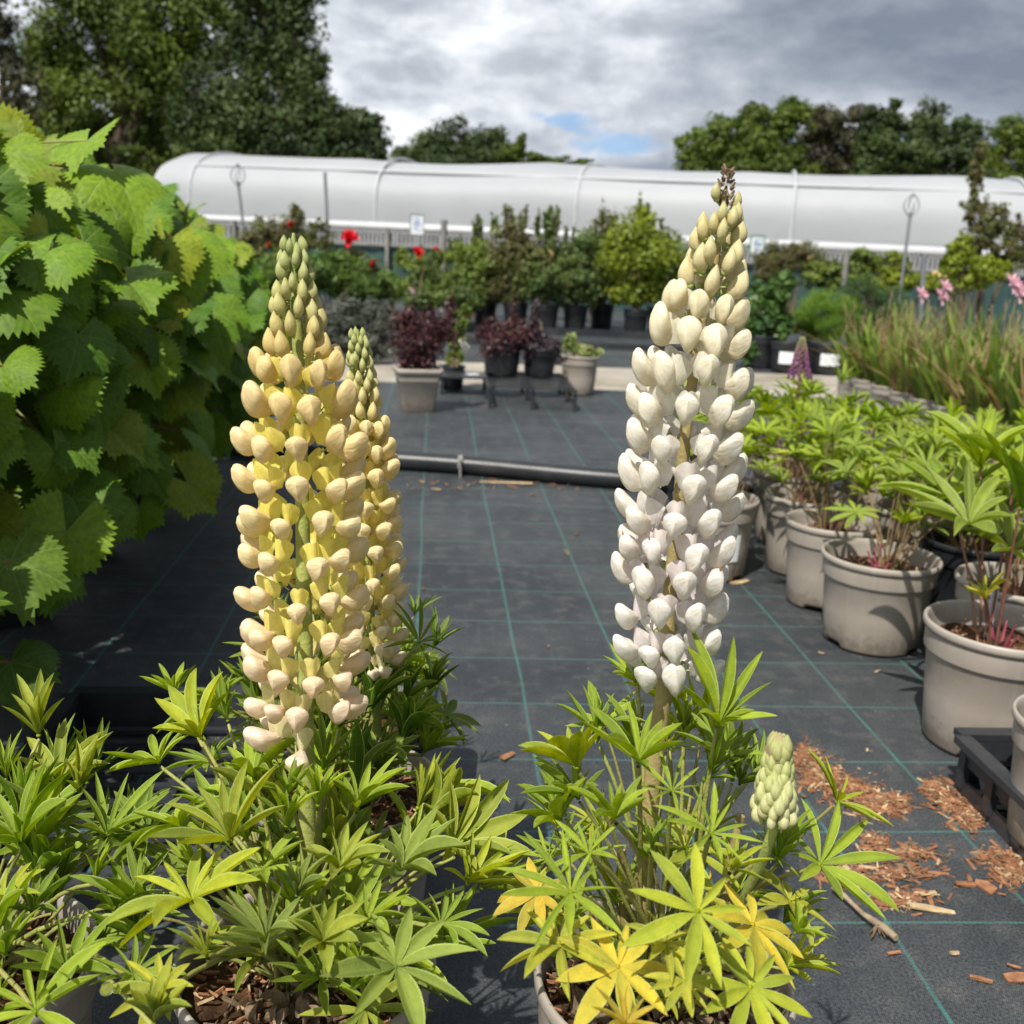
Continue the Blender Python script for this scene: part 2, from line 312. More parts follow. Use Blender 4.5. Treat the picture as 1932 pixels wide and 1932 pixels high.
GA = R(4.8)
def mat_ground_cloth(name='ground_cloth', lines=True, x0=0.196, y0=1.155, dx=0.2165, dy=0.2225):
    m, nt = new_mat(name)
    p = nd(nt, 'ShaderNodeNewGeometry').outputs['Position']
    rot = nd(nt, 'ShaderNodeVectorRotate', {'rotation_type': 'Z_AXIS'}, {'Vector': p, 'Angle': -GA}).outputs[0]
    wob = nd(nt, 'ShaderNodeTexNoise', {}, {'Vector': p, 'Scale': 1.1, 'Detail': 2.0}).outputs[1]
    wv = nd(nt, 'ShaderNodeVectorMath', {'operation': 'MULTIPLY_ADD'}, {0: wob, 1: (0.022, 0.022, 0), 2: rot}).outputs[0]
    s = nd(nt, 'ShaderNodeSeparateXYZ', {}, {0: wv})
    X = mth(nt, 'SUBTRACT', s.outputs[0], x0 + 0.011); Y = mth(nt, 'SUBTRACT', s.outputs[1], y0 + 0.011)
    def line(c, d, w):
        q = mth(nt, 'PINGPONG', mth(nt, 'DIVIDE', c, d), 0.5)
        # PINGPONG runs 0..0.5 twice per cell, giving one line per cell at 0
        return mapr(nt, mth(nt, 'MULTIPLY', q, d), w * 0.55, w, 1, 0)
    lx = line(X, dx, 0.0034); ly = line(Y, dy, 0.0030)
    # woven tape: fine ribs both ways
    wa = mth(nt, 'SINE', mth(nt, 'MULTIPLY', s.outputs[0], 2600.0)); wb = mth(nt, 'SINE', mth(nt, 'MULTIPLY', s.outputs[1], 1700.0))
    weave = mth(nt, 'MULTIPLY', wa, wb)
    beads = mapr(nt, mth(nt, 'SINE', mth(nt, 'MULTIPLY', s.outputs[0], 900.0)), -1, 1, 0.6, 1.0, False)
    ly = mth(nt, 'MULTIPLY', ly, beads)
    beads2 = mapr(nt, mth(nt, 'SINE', mth(nt, 'MULTIPLY', s.outputs[1], 1300.0)), -1, 1, 0.55, 1.0, False)
    lx = mth(nt, 'MULTIPLY', lx, beads2)
    n1 = noise(nt, p, 2.2, 6, 0.6); n2 = noise(nt, p, 18.0, 6, 0.65); n3 = noise(nt, p, 260.0, 3, 0.6)
    base = mixc(nt, mapr(nt, n1, 0.35, 0.68), (0.020, 0.024, 0.028), (0.042, 0.046, 0.050))
    base = mixc(nt, mth(nt, 'MULTIPLY', mapr(nt, n2, 0.46, 0.72), 0.5), base, (0.085, 0.084, 0.080))
    k = mth(nt, 'MULTIPLY_ADD', weave, 0.45, 1.0)
    k = mth(nt, 'MULTIPLY', k, mapr(nt, n3, 0.3, 0.7, 0.35, 1.9, False))
    base = mixc(nt, 1.0, base, nd(nt, 'ShaderNodeCombineColor', {}, {0: k, 1: k, 2: k}).outputs[0], 'MULTIPLY')
    streak = noise(nt, nd(nt, 'ShaderNodeVectorMath', {'operation': 'MULTIPLY'}, {0: rot, 1: (60, 3, 1)}).outputs[0], 1.0, 4)
    base = mixc(nt, mth(nt, 'MULTIPLY', mapr(nt, streak, 0.55, 0.75), 0.3), base, (0.075, 0.078, 0.08))
    spk = mapr(nt, noise(nt, p, 75.0, 2, 0.5), 0.755, 0.78)
    base = mixc(nt, mth(nt, 'MULTIPLY', spk, 0.6), base, (0.42, 0.38, 0.33))
    if lines:
        worn = mapr(nt, n2, 0.3, 0.6, 0.8, 0.45)
        base = mixc(nt, mth(nt, 'MULTIPLY', lx, worn), base, (0.050, 0.20, 0.175))
        base = mixc(nt, mth(nt, 'MULTIPLY', ly, worn), base, (0.060, 0.20, 0.18))
    h = mth(nt, 'ADD', mth(nt, 'MULTIPLY', weave, 0.2), mth(nt, 'MULTIPLY', n2, 3.0))
    big = nd(nt, 'ShaderNodeBump', {}, {'Strength': 0.5, 'Distance': 0.02, 'Height': noise(nt, nd(nt, 'ShaderNodeVectorMath', {'operation': 'MULTIPLY'}, {0: rot, 1: (2.2, 5.0, 1)}).outputs[0], 1.0, 3, 0.5, 0.8)}).outputs[0]
    bmp = nd(nt, 'ShaderNodeBump', {}, {'Strength': 0.35, 'Distance': 0.002, 'Height': h, 'Normal': big}).outputs[0]
    finish(nt, nd(nt, 'ShaderNodeBsdfPrincipled', {}, {'Base Color': base, 'Roughness': 0.62, 'Specular IOR Level': 0.45, 'Normal': bmp}).outputs[0])
    return m
MAT['cloth'] = mat_ground_cloth()
MAT['cloth_plain'] = mat_ground_cloth('ground_cloth_far', True)

# ------------------------------------------------------------------ mesh helpers
class MB:
    def __init__(s): s.v, s.f, s.uv, s.m = [], [], [], []
    def add(s, vs_, fs, uvs=None, mi=0):
        o = len(s.v); s.v += [tuple(p) for p in vs_]
        for f in fs:
            s.f.append(tuple(o + i for i in f)); s.m.append(mi)
            s.uv += [tuple(uvs[i]) for i in f] if uvs else [(0.25, 0.5)] * len(f)
    def mesh(s, name, mats, smooth=True):
        me = bpy.data.meshes.new(name); me.from_pydata(s.v, [], s.f)
        l = me.uv_layers.new(name='UVMap'); l.data.foreach_set('uv', [c for p in s.uv for c in p])
        for mt in (mats if isinstance(mats, (list, tuple)) else [mats]): me.materials.append(mt)
        me.polygons.foreach_set('material_index', s.m)
        me.polygons.foreach_set('use_smooth', [smooth] * len(s.f))
        me.update(); return me
    def grid(s, rows, uvrows=None, closed=False, mi=0):
        n = len(rows[0]); vs_ = [p for r_ in rows for p in r_]
        uvs = [p for r_ in uvrows for p in r_] if uvrows else None
        fs = []
        for i in range(len(rows) - 1):
            for j in range(n - (0 if closed else 1)):
                k = (j + 1) % n
                fs.append((i * n + j, i * n + k, (i + 1) * n + k, (i + 1) * n + j))
        s.add(vs_, fs, uvs, mi)
    def tube(s, pts, rad, seg=6, mi=0, cap=True):
        pts = [Vector(p) for p in pts]; rows = []
        rads = rad if isinstance(rad, (list, tuple)) else [rad] * len(pts)
        for i, p in enumerate(pts):
            t = (pts[min(i + 1, len(pts) - 1)] - pts[max(i - 1, 0)])
            if t.length < 1e-9: t = Vector((0, 0, 1))
            t.normalize()
            a = t.orthogonal().normalized() if i == 0 else (a - t * a.dot(t)).normalized()
            b = t.cross(a)
            rows.append([p + (a * math.cos(2 * math.pi * k / seg) + b * math.sin(2 * math.pi * k / seg)) * rads[i] for k in range(seg)])
        s.grid(rows, None, True, mi)
        if cap:
            s.add(rows[0], [tuple(range(seg))[::-1]], None, mi); s.add(rows[-1], [tuple(range(seg))], None, mi)
    def box(s, c, d, rot=0.0, mi=0):
        cx, cy, cz = c; hx, hy, hz = d[0] / 2, d[1] / 2, d[2] / 2
        ca, sa = math.cos(rot), math.sin(rot); vs_ = []
        for z in (-hz, hz):
            for x, y in ((-hx, -hy), (hx, -hy), (hx, hy), (-hx, hy)):
                vs_.append((cx + x * ca - y * sa, cy + x * sa + y * ca, cz + z))
        s.add(vs_, [(0, 3, 2, 1), (4, 5, 6, 7), (0, 1, 5, 4), (1, 2, 6, 5), (2, 3, 7, 6), (3, 0, 4, 7)], None, mi)
    def lathe(s, prof, seg=40, c=(0, 0, 0), mi=0, fn=None):
        rows = []
        for r_, z in prof:
            rows.append([(c[0] + r_ * math.cos(2 * math.pi * k / seg), c[1] + r_ * math.sin(2 * math.pi * k / seg), c[2] + (fn(r_, z, 2 * math.pi * k / seg) if fn else z)) for k in range(seg)])
        s.grid(rows, None, True, mi)

def ob(name, me, parent=None, loc=None, rot=None, scale=None, color=None, kind=None):
    o = bpy.data.objects.new(name, me); COL.objects.link(o)
    if parent is not None: o.parent = parent
    if loc is not None: o.location = loc
    if rot is not None:
        if isinstance(rot, Quaternion): o.rotation_mode = 'QUATERNION'; o.rotation_quaternion = rot
        else: o.rotation_euler = rot
    if scale is not None: o.scale = (scale, scale, scale) if not isinstance(scale, (tuple, list)) else scale
    if color is not None: o.color = (*color, 1)
    if kind: o['kind'] = kind
    return o
def tag(o, label, cat, group=None):
    o['label'] = label; o['category'] = cat
    if group: o['group'] = group
    return o
def thing(name, label, cat, loc=(0, 0, 0), rz=0.0, group=None):
    o = bpy.data.objects.new(name, None); COL.objects.link(o); o.empty_display_size = 0.05
    o.location = loc; o.rotation_euler = (0, 0, rz)
    return tag(o, label, cat, group)
def np_mesh(name, verts, quads, mat):
    me = bpy.data.meshes.new(name)
    me.vertices.add(len(verts)); me.vertices.foreach_set('co', np.asarray(verts, 'f').ravel())
    nq = len(quads); me.loops.add(nq * 4); me.polygons.add(nq)
    me.loops.foreach_set('vertex_index', np.asarray(quads, 'i').ravel())
    me.polygons.foreach_set('loop_start', np.arange(nq, dtype='i') * 4)
    me.polygons.foreach_set('loop_total', np.full(nq, 4, 'i'))
    me.materials.append(mat); me.update(calc_edges=True); return me
NR = np.random.default_rng(11)
def leaf_cards(name, pts, nrm, size, mat, aspect=0.55, jitter=0.7, up=0.25, curl=0.3):
    """many bent leaf blades: each one its own diamond of two quads sharing a folded midrib"""
    n = len(pts); pts = np.asarray(pts); nr = np.asarray(nrm) + NR.normal(0, jitter, (n, 3)); nr[:, 2] += up
    nr /= np.linalg.norm(nr, axis=1)[:, None] + 1e-9
    t = NR.normal(0, 1, (n, 3)); t -= nr * (t * nr).sum(1)[:, None]; t /= np.linalg.norm(t, axis=1)[:, None] + 1e-9
    b = np.cross(nr, t); s = (size * NR.uniform(0.6, 1.3, n))[:, None] if np.isscalar(size) else size[:, None]
    A = pts - t * s * 0.5; C = pts + t * s * 0.5 - nr * s * curl * 0.5
    Mi = pts + nr * s * 0.06
    L = pts + b * s * aspect * 0.5 - nr * s * curl * 0.35; Rr = pts - b * s * aspect * 0.5 - nr * s * curl * 0.35
    V = np.stack([A, Rr, C, L], 1).reshape(-1, 3)
    q = (np.arange(n)[:, None] * 4 + np.array([0, 1, 2, 3])[None]).astype('i')
    return np_mesh(name, V, q, mat)
def blob_points(blobs, n, fill=0.35, sub=7, subr=0.38):
    """points over clumpy sub-lobes of ellipsoids (cx,cy,cz,rx,ry,rz)"""
    w = np.array([b[3] * b[5] for b in blobs]); w = w / w.sum(); P, Nn = [], []
    for b, wi in zip(blobs, w):
        k = max(8, int(n * wi)); c = np.array(b[:3]); r_ = np.array(b[3:])
        ns = sub * 3
        d = NR.normal(0, 1, (ns, 3)); d /= np.linalg.norm(d, axis=1)[:, None]
        rad = NR.uniform(0.35, 0.95, (ns, 1)); sc = c + d * r_ * rad; sr = NR.uniform(0.6, 1.25, ns) * subr
        idx = NR.integers(0, ns, k)
        e = NR.normal(0, 1, (k, 3)); e /= np.linalg.norm(e, axis=1)[:, None]
        q = NR.uniform(fill, 1.0, (k, 1)) ** 0.6
        q *= 1 + 0.25 * (NR.random((k, 1)) > 0.85)
        P.append(sc[idx] + e * q * sr[idx][:, None] * r_); Nn.append(e + (d[idx] * 0.4))
    return np.concatenate(P), np.concatenate(Nn)

# ================================================================== SETTING
def sheet(name, corners, z, mat, nx=1, ny=1):
    mb = MB(); (x0, y0), (x1, y1) = corners
    rows = [[(x0 + (x1 - x0) * i / nx, y0 + (y1 - y0) * j / ny, z) for i in range(nx + 1)] for j in range(ny + 1)]
    mb.grid(rows); return ob(name, mb.mesh(name, mat), kind='structure')
def gxy(X, Y):            # grid-aligned coordinates to world
    return (X * math.cos(GA) - Y * math.sin(GA), X * math.sin(GA) + Y * math.cos(GA))
def quad_sheet(name, pts, z, mat):
    mb = MB(); mb.add([(x, y, z) for x, y in pts], [(0, 1, 2, 3)]); return ob(name, mb.mesh(name, mat), kind='structure')

m_grass = simple('far_grass', (0.07, 0.085, 0.035), 0.9, 0.4, 1.5)
sheet('ground', ((-400, -60), (400, 700)), -0.012, m_grass)
quad_sheet('ground_cover_fabric', [gxy(-5, -1.5), gxy(6, -1.5), gxy(6, 6.40), gxy(-5, 6.40)], 0.0, MAT['cloth'])
quad_sheet('concrete_path', [gxy(-6, 6.405), gxy(14, 6.405), gxy(14, 7.70), gxy(-6, 7.70)], -0.004, MAT['concrete'])
quad_sheet('far_bed_fabric', [gxy(-8, 7.705), gxy(16, 7.705), gxy(16, 15.6), gxy(-8, 15.6)], 0.0, MAT['cloth_plain'])

# ------------------------------------------------------------------ polytunnel
def tunnel():
    t = thing('polytunnel', 'long low white polythene tunnel with arched hoops stretching across the background', 'polytunnel')
    a = Vector(gy(285, 399, 22.85)); b = Vector(gy(2120, 400, 19.1)); a.z = b.z = 0
    ax = (b - a).normalized(); L = (b - a).length * 1.5
    pr = Vector((-ax.y, ax.x, 0))                        # towards the back
    W, Hh, Z0 = 4.3, 2.56, 0.98
    def P(s, w, dz=0.0):                                # s along, w 0..1 across
        an = math.pi * w
        x = W / 2 - W / 2 * math.copysign(abs(math.cos(an)) ** 0.95, math.cos(an)); z = Z0 + (Hh - Z0 + dz) * max(0.0, math.sin(an)) ** 0.45
        return a + ax * s + pr * x + Vector((0, 0, z))
    mb = MB(); rows = []
    NS = 96; hoop = 4.15
    for i in range(NS + 1):
        s = L * i / NS
        ph = ((s / hoop) % 1.0); sag = -0.055 * math.sin(math.pi * ph) + 0.03 * math.sin(s * 0.9)
        endk = min(1.0, s / 0.35)
        rows.append([P(s, (w / 30) ** 1.0 if 0 < w < 30 else (0.004 if w == 0 else 0.996), sag) - Vector((0, 0, (1 - endk) ** 2 * 0.12)) for w in range(31)])
    mb.grid(rows)
    ob('cover', mb.mesh('cover', MAT['poly_tunnel']), t)
    mb = MB()                                          # gable end at the left
    ring = [P(0, w / 30) - Vector((0, 0, 0.12)) for w in range(31)]
    base = [Vector((p.x, p.y, 0)) for p in ring]
    mb.grid([base, ring]); ob('gable', mb.mesh('gable', MAT['poly_tunnel']), t)
    k = 0
    while k * hoop < L:
        mb = MB(); s = k * hoop + 0.9
        mb.tube([P(s, w / 24, 0.008) for w in range(25)], 0.030, 6)
        ob('hoop', mb.mesh('hoop', MAT['white_paint']), t); k += 1
    mb = MB()
    rows = []
    for i in range(61):
        s = L * i / 60; p = P(s, 0.0)
        rows.append([p + pr * -0.05 + Vector((0, 0, 0.0)), p + pr * -0.07 + Vector((0, 0, 0.10)), p + pr * -0.03 + Vector((0, 0, 0.2)), p + pr * 0.1 + Vector((0, 0, 0.22))])
    mb.grid(rows); ob('side_rail', mb.mesh('side_rail', MAT['white_paint']), t)
    mb = MB(); mb.tube([P(0.9 + (L - 0.9) * i / 60, 0.19, 0.0) for i in range(61)], 0.028, 5)
    ob('purlin', mb.mesh('purlin', MAT['white_paint']), t)
    mb = MB()
    for i in range(int(L / 1.1)):
        p = P(i * 1.1, 0); mb.tube([Vector((p.x, p.y, 0)), Vector((p.x, p.y, Z0))], 0.03, 5)
    ob('side_posts', mb.mesh('side_posts', MAT['steel']), t, kind='stuff')
    mb = MB(); rows = [[Vector((P(L * i / 60, 0).x, P(L * i / 60, 0).y, z)) + pr * 0.06 for z in (0.0, 0.8, Z0)] for i in range(61)]
    mb.grid(rows); ob('side_skirt', mb.mesh('side_skirt', simple('skirt', (0.10, 0.105, 0.11), 0.6, 0.15, 1.0)), t)
tunnel()

# ------------------------------------------------------------------ fence with slatted top and green windbreak
def fence():
    t = thing('slatted_fence', 'long fence with grey vertical slats above dark green windbreak mesh before the tunnel', 'fence')
    A = Vector((-6.6, 15.9, 0)); B = Vector((12.5, 14.6, 0)); d = (B - A).normalized(); L = (B - A).length
    n_ = Vector((-d.y, d.x, 0)); rot = math.atan2(d.y, d.x)
    ztop, zmid = 1.02, 0.76
    mb = MB(); n = int(L / 0.062)
    for i in range(n):
        p = A + d * (i * 0.062 + 0.03); h = ztop + 0.006 * math.sin(i * 1.7)
        mb.box((p.x, p.y, (h + zmid - 0.03) / 2), (0.030, 0.012, h - zmid + 0.03), rot)
    ob('slats', mb.mesh('slats', MAT['grey_slat'], False), t, kind='stuff')
    mb = MB(); rows = []
    for i in range(int(L / 0.08)):                     # corrugated sag of the netting
        p = A + d * (i * 0.08) + n_ * (0.03 + 0.012 * math.sin(i * 2.1))
        rows.append([(p.x, p.y, z) for z in (0.0, 0.25, 0.5, zmid)])
    mb.grid(rows); ob('mesh_panel', mb.mesh('mesh_panel', MAT['green_mesh']), t)
    for z in (zmid, 1.0):
        mb = MB(); mb.tube([A - n_ * 0.02 + Vector((0, 0, z)), B - n_ * 0.02 + Vector((0, 0, z))], 0.014, 5)
        ob('rail', mb.mesh('rail', MAT['post']), t)
    k = 0
    while k * 2.3 < L:
        p = A + d * (k * 2.3) - n_ * 0.06; mb = MB(); mb.box((p.x, p.y, 0.52), (0.05, 0.05, 1.0), rot)
        ob('post', mb.mesh('post', MAT['post'], False), t); k += 1
fence()

# ------------------------------------------------------------------ trees
def tree(name, label, Y, blobs, n, leaf, mat, trunk_x=None, depth=0.7, sub=9, subr=0.34, limbs=True, trunk_r=0.22, grp=None, skirt=None):
    """blobs: (px, py, rx_px, ry_px, dY)"""
    sc = Y / FP
    bl = []
    for b in blobs:
        c = gy(b[0], b[1], Y + (b[4] if len(b) > 4 else 0)); bl.append((c.x, c.y, c.z, b[2] * sc, b[2] * sc * depth, b[3] * sc))
    if skirt:
        for x_, y_, rx_, ry_ in skirt:
            c = gy(x_, y_, Y); bl.append((c.x, c.y, c.z, rx_ * sc, rx_ * sc * 0.5, ry_ * sc))
    cx = trunk_x if trunk_x is not None else sum(b[0] for b in bl) / len(bl)
    root = Vector((cx, Y, 0)); t = thing(name, label, 'tree', root, group=grp)
    P, Nn = blob_points(bl, n, 0.2, sub, subr)
    keep = P[:, 2] > 0.5; P, Nn = P[keep] - np.array(root), Nn[keep]
    crown = ob('crown', leaf_cards('crown', P, Nn, leaf, mat), t)
    crown['kind'] = 'stuff'
    top = max(b[2] for b in bl); mb = MB()
    pts = [(0.06 * math.sin(i * 1.3), 0.05 * math.cos(i * 1.7), top * 0.86 * i / 7) for i in range(8)]
    mb.tube(pts, [trunk_r * (1 - 0.11 * i) for i in range(8)], 9)
    ob('trunk', mb.mesh('trunk', MAT['wood']), t)
    if limbs:
        for b in bl:
            e = Vector((b[0] - root.x, b[1] - root.y, b[2])); s_ = Vector((0, 0, max(0.6, e.z * 0.5)))
            m_ = s_.lerp(e, 0.5) + Vector((0, 0, 0.15 * (e - s_).length * 0.3))
            mb = MB(); mb.tube([s_, m_, e], [trunk_r * 0.5, trunk_r * 0.3, trunk_r * 0.1], 6)
            for q in range(7):
                dd = Vector((rnd.uniform(-1, 1) * b[3], rnd.uniform(-1, 1) * b[4], rnd.uniform(-0.6, 1) * b[5])) * 0.8
                mb.tube([m_.lerp(e, rnd.random()), e + dd * 0.5, e + dd], [trunk_r * 0.15, trunk_r * 0.08, trunk_r * 0.03], 4, cap=False)
            ob('limb', mb.mesh('limb', MAT['wood']), t)
    return t
f_oak = mat_foliage('oak_foliage', (0.055, 0.085, 0.015), (0.130, 0.180, 0.028), 0.45, 0.28)
f_dark = mat_foliage('dark_foliage', (0.028, 0.048, 0.014), (0.070, 0.105, 0.027), 0.5, 0.2)
f_far = mat_foliage('far_foliage', (0.040, 0.064, 0.021), (0.085, 0.125, 0.038), 0.35, 0.2)
f_brn = mat_foliage('bronze_foliage', (0.040, 0.034, 0.026), (0.075, 0.075, 0.035), 0.6, 0.2)
tree('broadleaf_tree', 'tall broad green tree filling the upper left of the sky', 30,
     [(200, 60, 150, 110), (330, -20, 130, 110), (120, -80, 150, 120), (300, 130, 110, 90), (180, 200, 130, 70), (390, 40, 70, 80), (250, -160, 190, 90), (90, 110, 70, 80),
      (130, 170, 90, 90), (310, 220, 110, 70, 1)],
     60000, 0.15, f_oak, sub=14, subr=0.34, trunk_r=0.35, skirt=[(120, 300, 120, 60), (300, 310, 110, 50)])
tree('bare_tree', 'dark sparse reddish tree at the left edge behind the vines', 26,
     [(5, 90, 55, 110), (40, 180, 50, 70), (-60, 20, 90, 120), (20, 240, 70, 50)], 7000, 0.12, f_brn, sub=9, subr=0.26, trunk_r=0.22)
tree('conifer_tree', 'dark layered conifer beside the broad tree with branches reaching right', 27,
     [(490, 20, 70, 100), (470, 120, 70, 90), (545, 60, 60, 80), (560, 150, 62, 70), (600, 210, 70, 60), (520, 230, 110, 70), (650, 245, 66, 40), (690, 225, 38, 20), (420, 200, 80, 90),
      (560, -60, 60, 80), (690, 270, 44, 40), (470, -60, 80, 70), (590, 120, 40, 30), (400, 240, 90, 60), (600, 275, 110, 40)],
     50000, 0.13, f_dark, sub=13, subr=0.36, trunk_r=0.32, skirt=[(430, 300, 90, 50), (560, 300, 90, 40), (660, 305, 70, 28)])
tree('hedge_tree', 'low dark evergreens in shade behind the left end of the tunnel', 34,
     [(330, 270, 110, 60), (200, 280, 120, 70), (60, 260, 110, 70), (470, 285, 100, 50)], 14000, 0.17, f_dark, sub=9, subr=0.4, limbs=False)
tree('round_tree', 'small rounded dark tree on the skyline above the tunnel centre', 40,
     [(860, 268, 60, 38), (805, 280, 50, 34), (920, 276, 50, 36), (950, 292, 40, 25), (760, 296, 34, 22), (860, 300, 120, 20)], 18000, 0.16, f_far, sub=8, subr=0.42, skirt=[(800, 312, 70, 26), (910, 316, 70, 26)])
tree('thin_tree', 'little spiky green tree right of the rounded dark tree', 38,
     [(965, 290, 26, 22), (985, 268, 10, 18), (1010, 300, 30, 16), (1000, 318, 60, 12)], 5000, 0.13, f_oak, sub=7, subr=0.36, trunk_r=0.12)
tree('bushy_tree', 'low straggling bush showing over the tunnel beside the blue gap', 38,
     [(1055, 308, 32, 15), (1090, 312, 30, 13), (1120, 322, 24, 10), (1040, 322, 50, 10)], 4500, 0.12, f_oak, sub=7, subr=0.34, trunk_r=0.1)
mb_rt = [('ash_tree', 'feathery light green tree at the left end of the right-hand group', f_oak, [(1310, 275, 36, 34), (1350, 260, 50, 45), (1330, 315, 56, 26), (1400, 290, 50, 45)]),
         ('maple_tree', 'fresh green tree with the highest crown left of the grey-green willow', f_oak, [(1430, 240, 54, 40), (1490, 225, 44, 36), (1500, 210, 28, 22), (1460, 290, 60, 50), (1420, 215, 26, 14)]),
         ('willow_tree', 'grey-green open tree in the middle of the right-hand group', f_brn, [(1570, 240, 56, 38), (1590, 290, 60, 45), (1540, 290, 50, 45), (1630, 215, 30, 20), (1545, 215, 30, 16)]),
         ('holly_tree', 'dark dense tree with upright shoots behind the willow', f_dark, [(1675, 225, 40, 34), (1660, 270, 50, 50), (1690, 195, 14, 10), (1705, 300, 60, 30)]),
         ('chestnut_tree', 'rounded tree dotted with pale blossom at the right of the group', f_far, [(1765, 240, 56, 44), (1740, 290, 60, 50), (1820, 265, 44, 40), (1800, 310, 60, 34)]),
         ('oak_tree', 'tree cut by the right edge of the frame behind the tunnel', f_oak, [(1910, 250, 50, 38), (1880, 300, 60, 40), (1960, 260, 60, 60), (1900, 335, 70, 20), (1840, 320, 40, 26)])]
for i, (nm, lb, mt, bl) in enumerate(mb_rt):
    mx_ = sum(b[0] for b in bl) / len(bl); my_ = 326 + (mx_ - 1300) * 0.04
    tree(nm, lb, 36 + (i % 3) * 1.6, bl, 17000, 0.155, mt, sub=9, subr=0.38, skirt=[(mx_ - 36 + (25 if i == 0 else 0), my_, 48, 42), (mx_ + 36, my_, 52, 46)])

# ================================================================== POTS
def pot_profile(r, h, t=0.004):
    """outer wall up, rolled rim, inner wall down; the shoulder groove sits a quarter below the rim"""
    rb = r * 0.80
    return [(0.0, 0.004), (rb * 0.97, 0.004), (rb, 0.010), (rb + (r * 0.925 - rb) * 0.5, h * 0.42), (r * 0.905, h * 0.742), (r * 0.912, h * 0.748), (r * 0.945, h * 0.758), (r * 0.950, h * 0.768),
            (r * 0.955, h * 0.90), (r * 0.957, h * 0.925), (r * 0.985, h * 0.932), (r * 1.0, h * 0.945), (r * 1.004, h * 0.965), (r * 1.0, h * 0.985), (r * 0.985, h), (r * 0.962, h * 1.0),
            (r * 0.945, h * 0.985), (r * 0.935, h * 0.93), (r * 0.925, h * 0.80), (rb * 0.99 - t, h * 0.3)]
def pot_mesh(r, h, mat, seg=72, notch=True):
    mb = MB()
    def fn(r_, z, a):
        if notch and z < 0.012 and r_ > r * 0.5:
            k = math.cos(3 * a + 0.6)
            return z + (0.011 if k > 0.75 else 0.0)
        return z
    mb.lathe(pot_profile(r, h), seg, fn=fn)
    return mb.mesh('pot', mat)
POT = {}
def get_pot(kind, r, h):
    k = (kind, round(r, 3), round(h, 3))
    if k not in POT: POT[k] = pot_mesh(r, h, MAT['pot_grey'] if kind == 'grey' else MAT['pot_black'])
    return POT[k]
def square_pot_mesh(r, h, mat, rot=0.0):
    mb = MB()
    def ring(w, z, n=4):
        pts = []
        for k in range(4):
            a = k * math.pi / 2 + math.pi / 4; c = Vector((math.cos(a), math.sin(a))) * w * 1.414 * 0.86
            for q in range(n):
                b = a - math.pi / 4 + (math.pi / 2) * q / (n - 1); pts.append((c.x + w * 0.14 * 1.3 * math.cos(b), c.y + w * 0.14 * 1.3 * math.sin(b), z))
        return pts
    prof = [(r * 0.66, 0.0), (r * 0.70, 0.01), (r * 0.93, h * 0.86), (r * 0.95, h * 0.87), (r * 1.0, h * 0.875), (r * 1.02, h), (r * 0.95, h), (r * 0.92, h * 0.8), (r * 0.7, h * 0.2)]
    mb.grid([ring(w, z) for w, z in prof], None, True)
    return mb.mesh('pot', mat)

def compost_mesh(r, chips, seed, mats=None, lump=0.006):
    g_ = random.Random(seed); mb = MB(); rows = []
    for i in range(9):
        q = i / 8 * r
        rows.append([(q * math.cos(a * 0.2618), q * math.sin(a * 0.2618), g_.uniform(-1, 1) * lump + 0.006 * (1 - (q / r) ** 2)) for a in range(24)])
    mb.grid(rows, None, True)
    for i in range(chips):
        a, q = g_.uniform(0, 6.283), r * math.sqrt(g_.random()) * 0.96
        L = g_.uniform(0.006, 0.024); w = g_.uniform(0.0015, 0.005); th = g_.uniform(0.001, 0.003)
        d = Vector((g_.uniform(-1, 1), g_.uniform(-1, 1), g_.uniform(-0.35, 0.35))).normalized(); s_ = d.orthogonal().normalized(); s_ = (Matrix.Rotation(g_.uniform(0, 6.28), 3, d) @ s_); n_ = d.cross(s_)
        c = Vector((q * math.cos(a), q * math.sin(a), 0.006 + g_.uniform(0, 0.007)))
        v = [c + d * (L * sx) + s_ * (w * sy * (1 - 0.5 * (sx > 0))) + n_ * (th * sz) for sz in (-.5, .5) for sx, sy in ((-.5, -.5), (.5, -.5), (.5, .5), (-.5, .5))]
        mi = g_.choices([1, 2, 3], [6, 2, 3])[0]
        mb.add(v, [(0, 3, 2, 1), (4, 5, 6, 7), (0, 1, 5, 4), (1, 2, 6, 5), (2, 3, 7, 6), (3, 0, 4, 7)], None, mi)
    return mb.mesh('compost', [MAT['compost'], MAT['bark'], MAT['straw'], MAT['dead']], False)

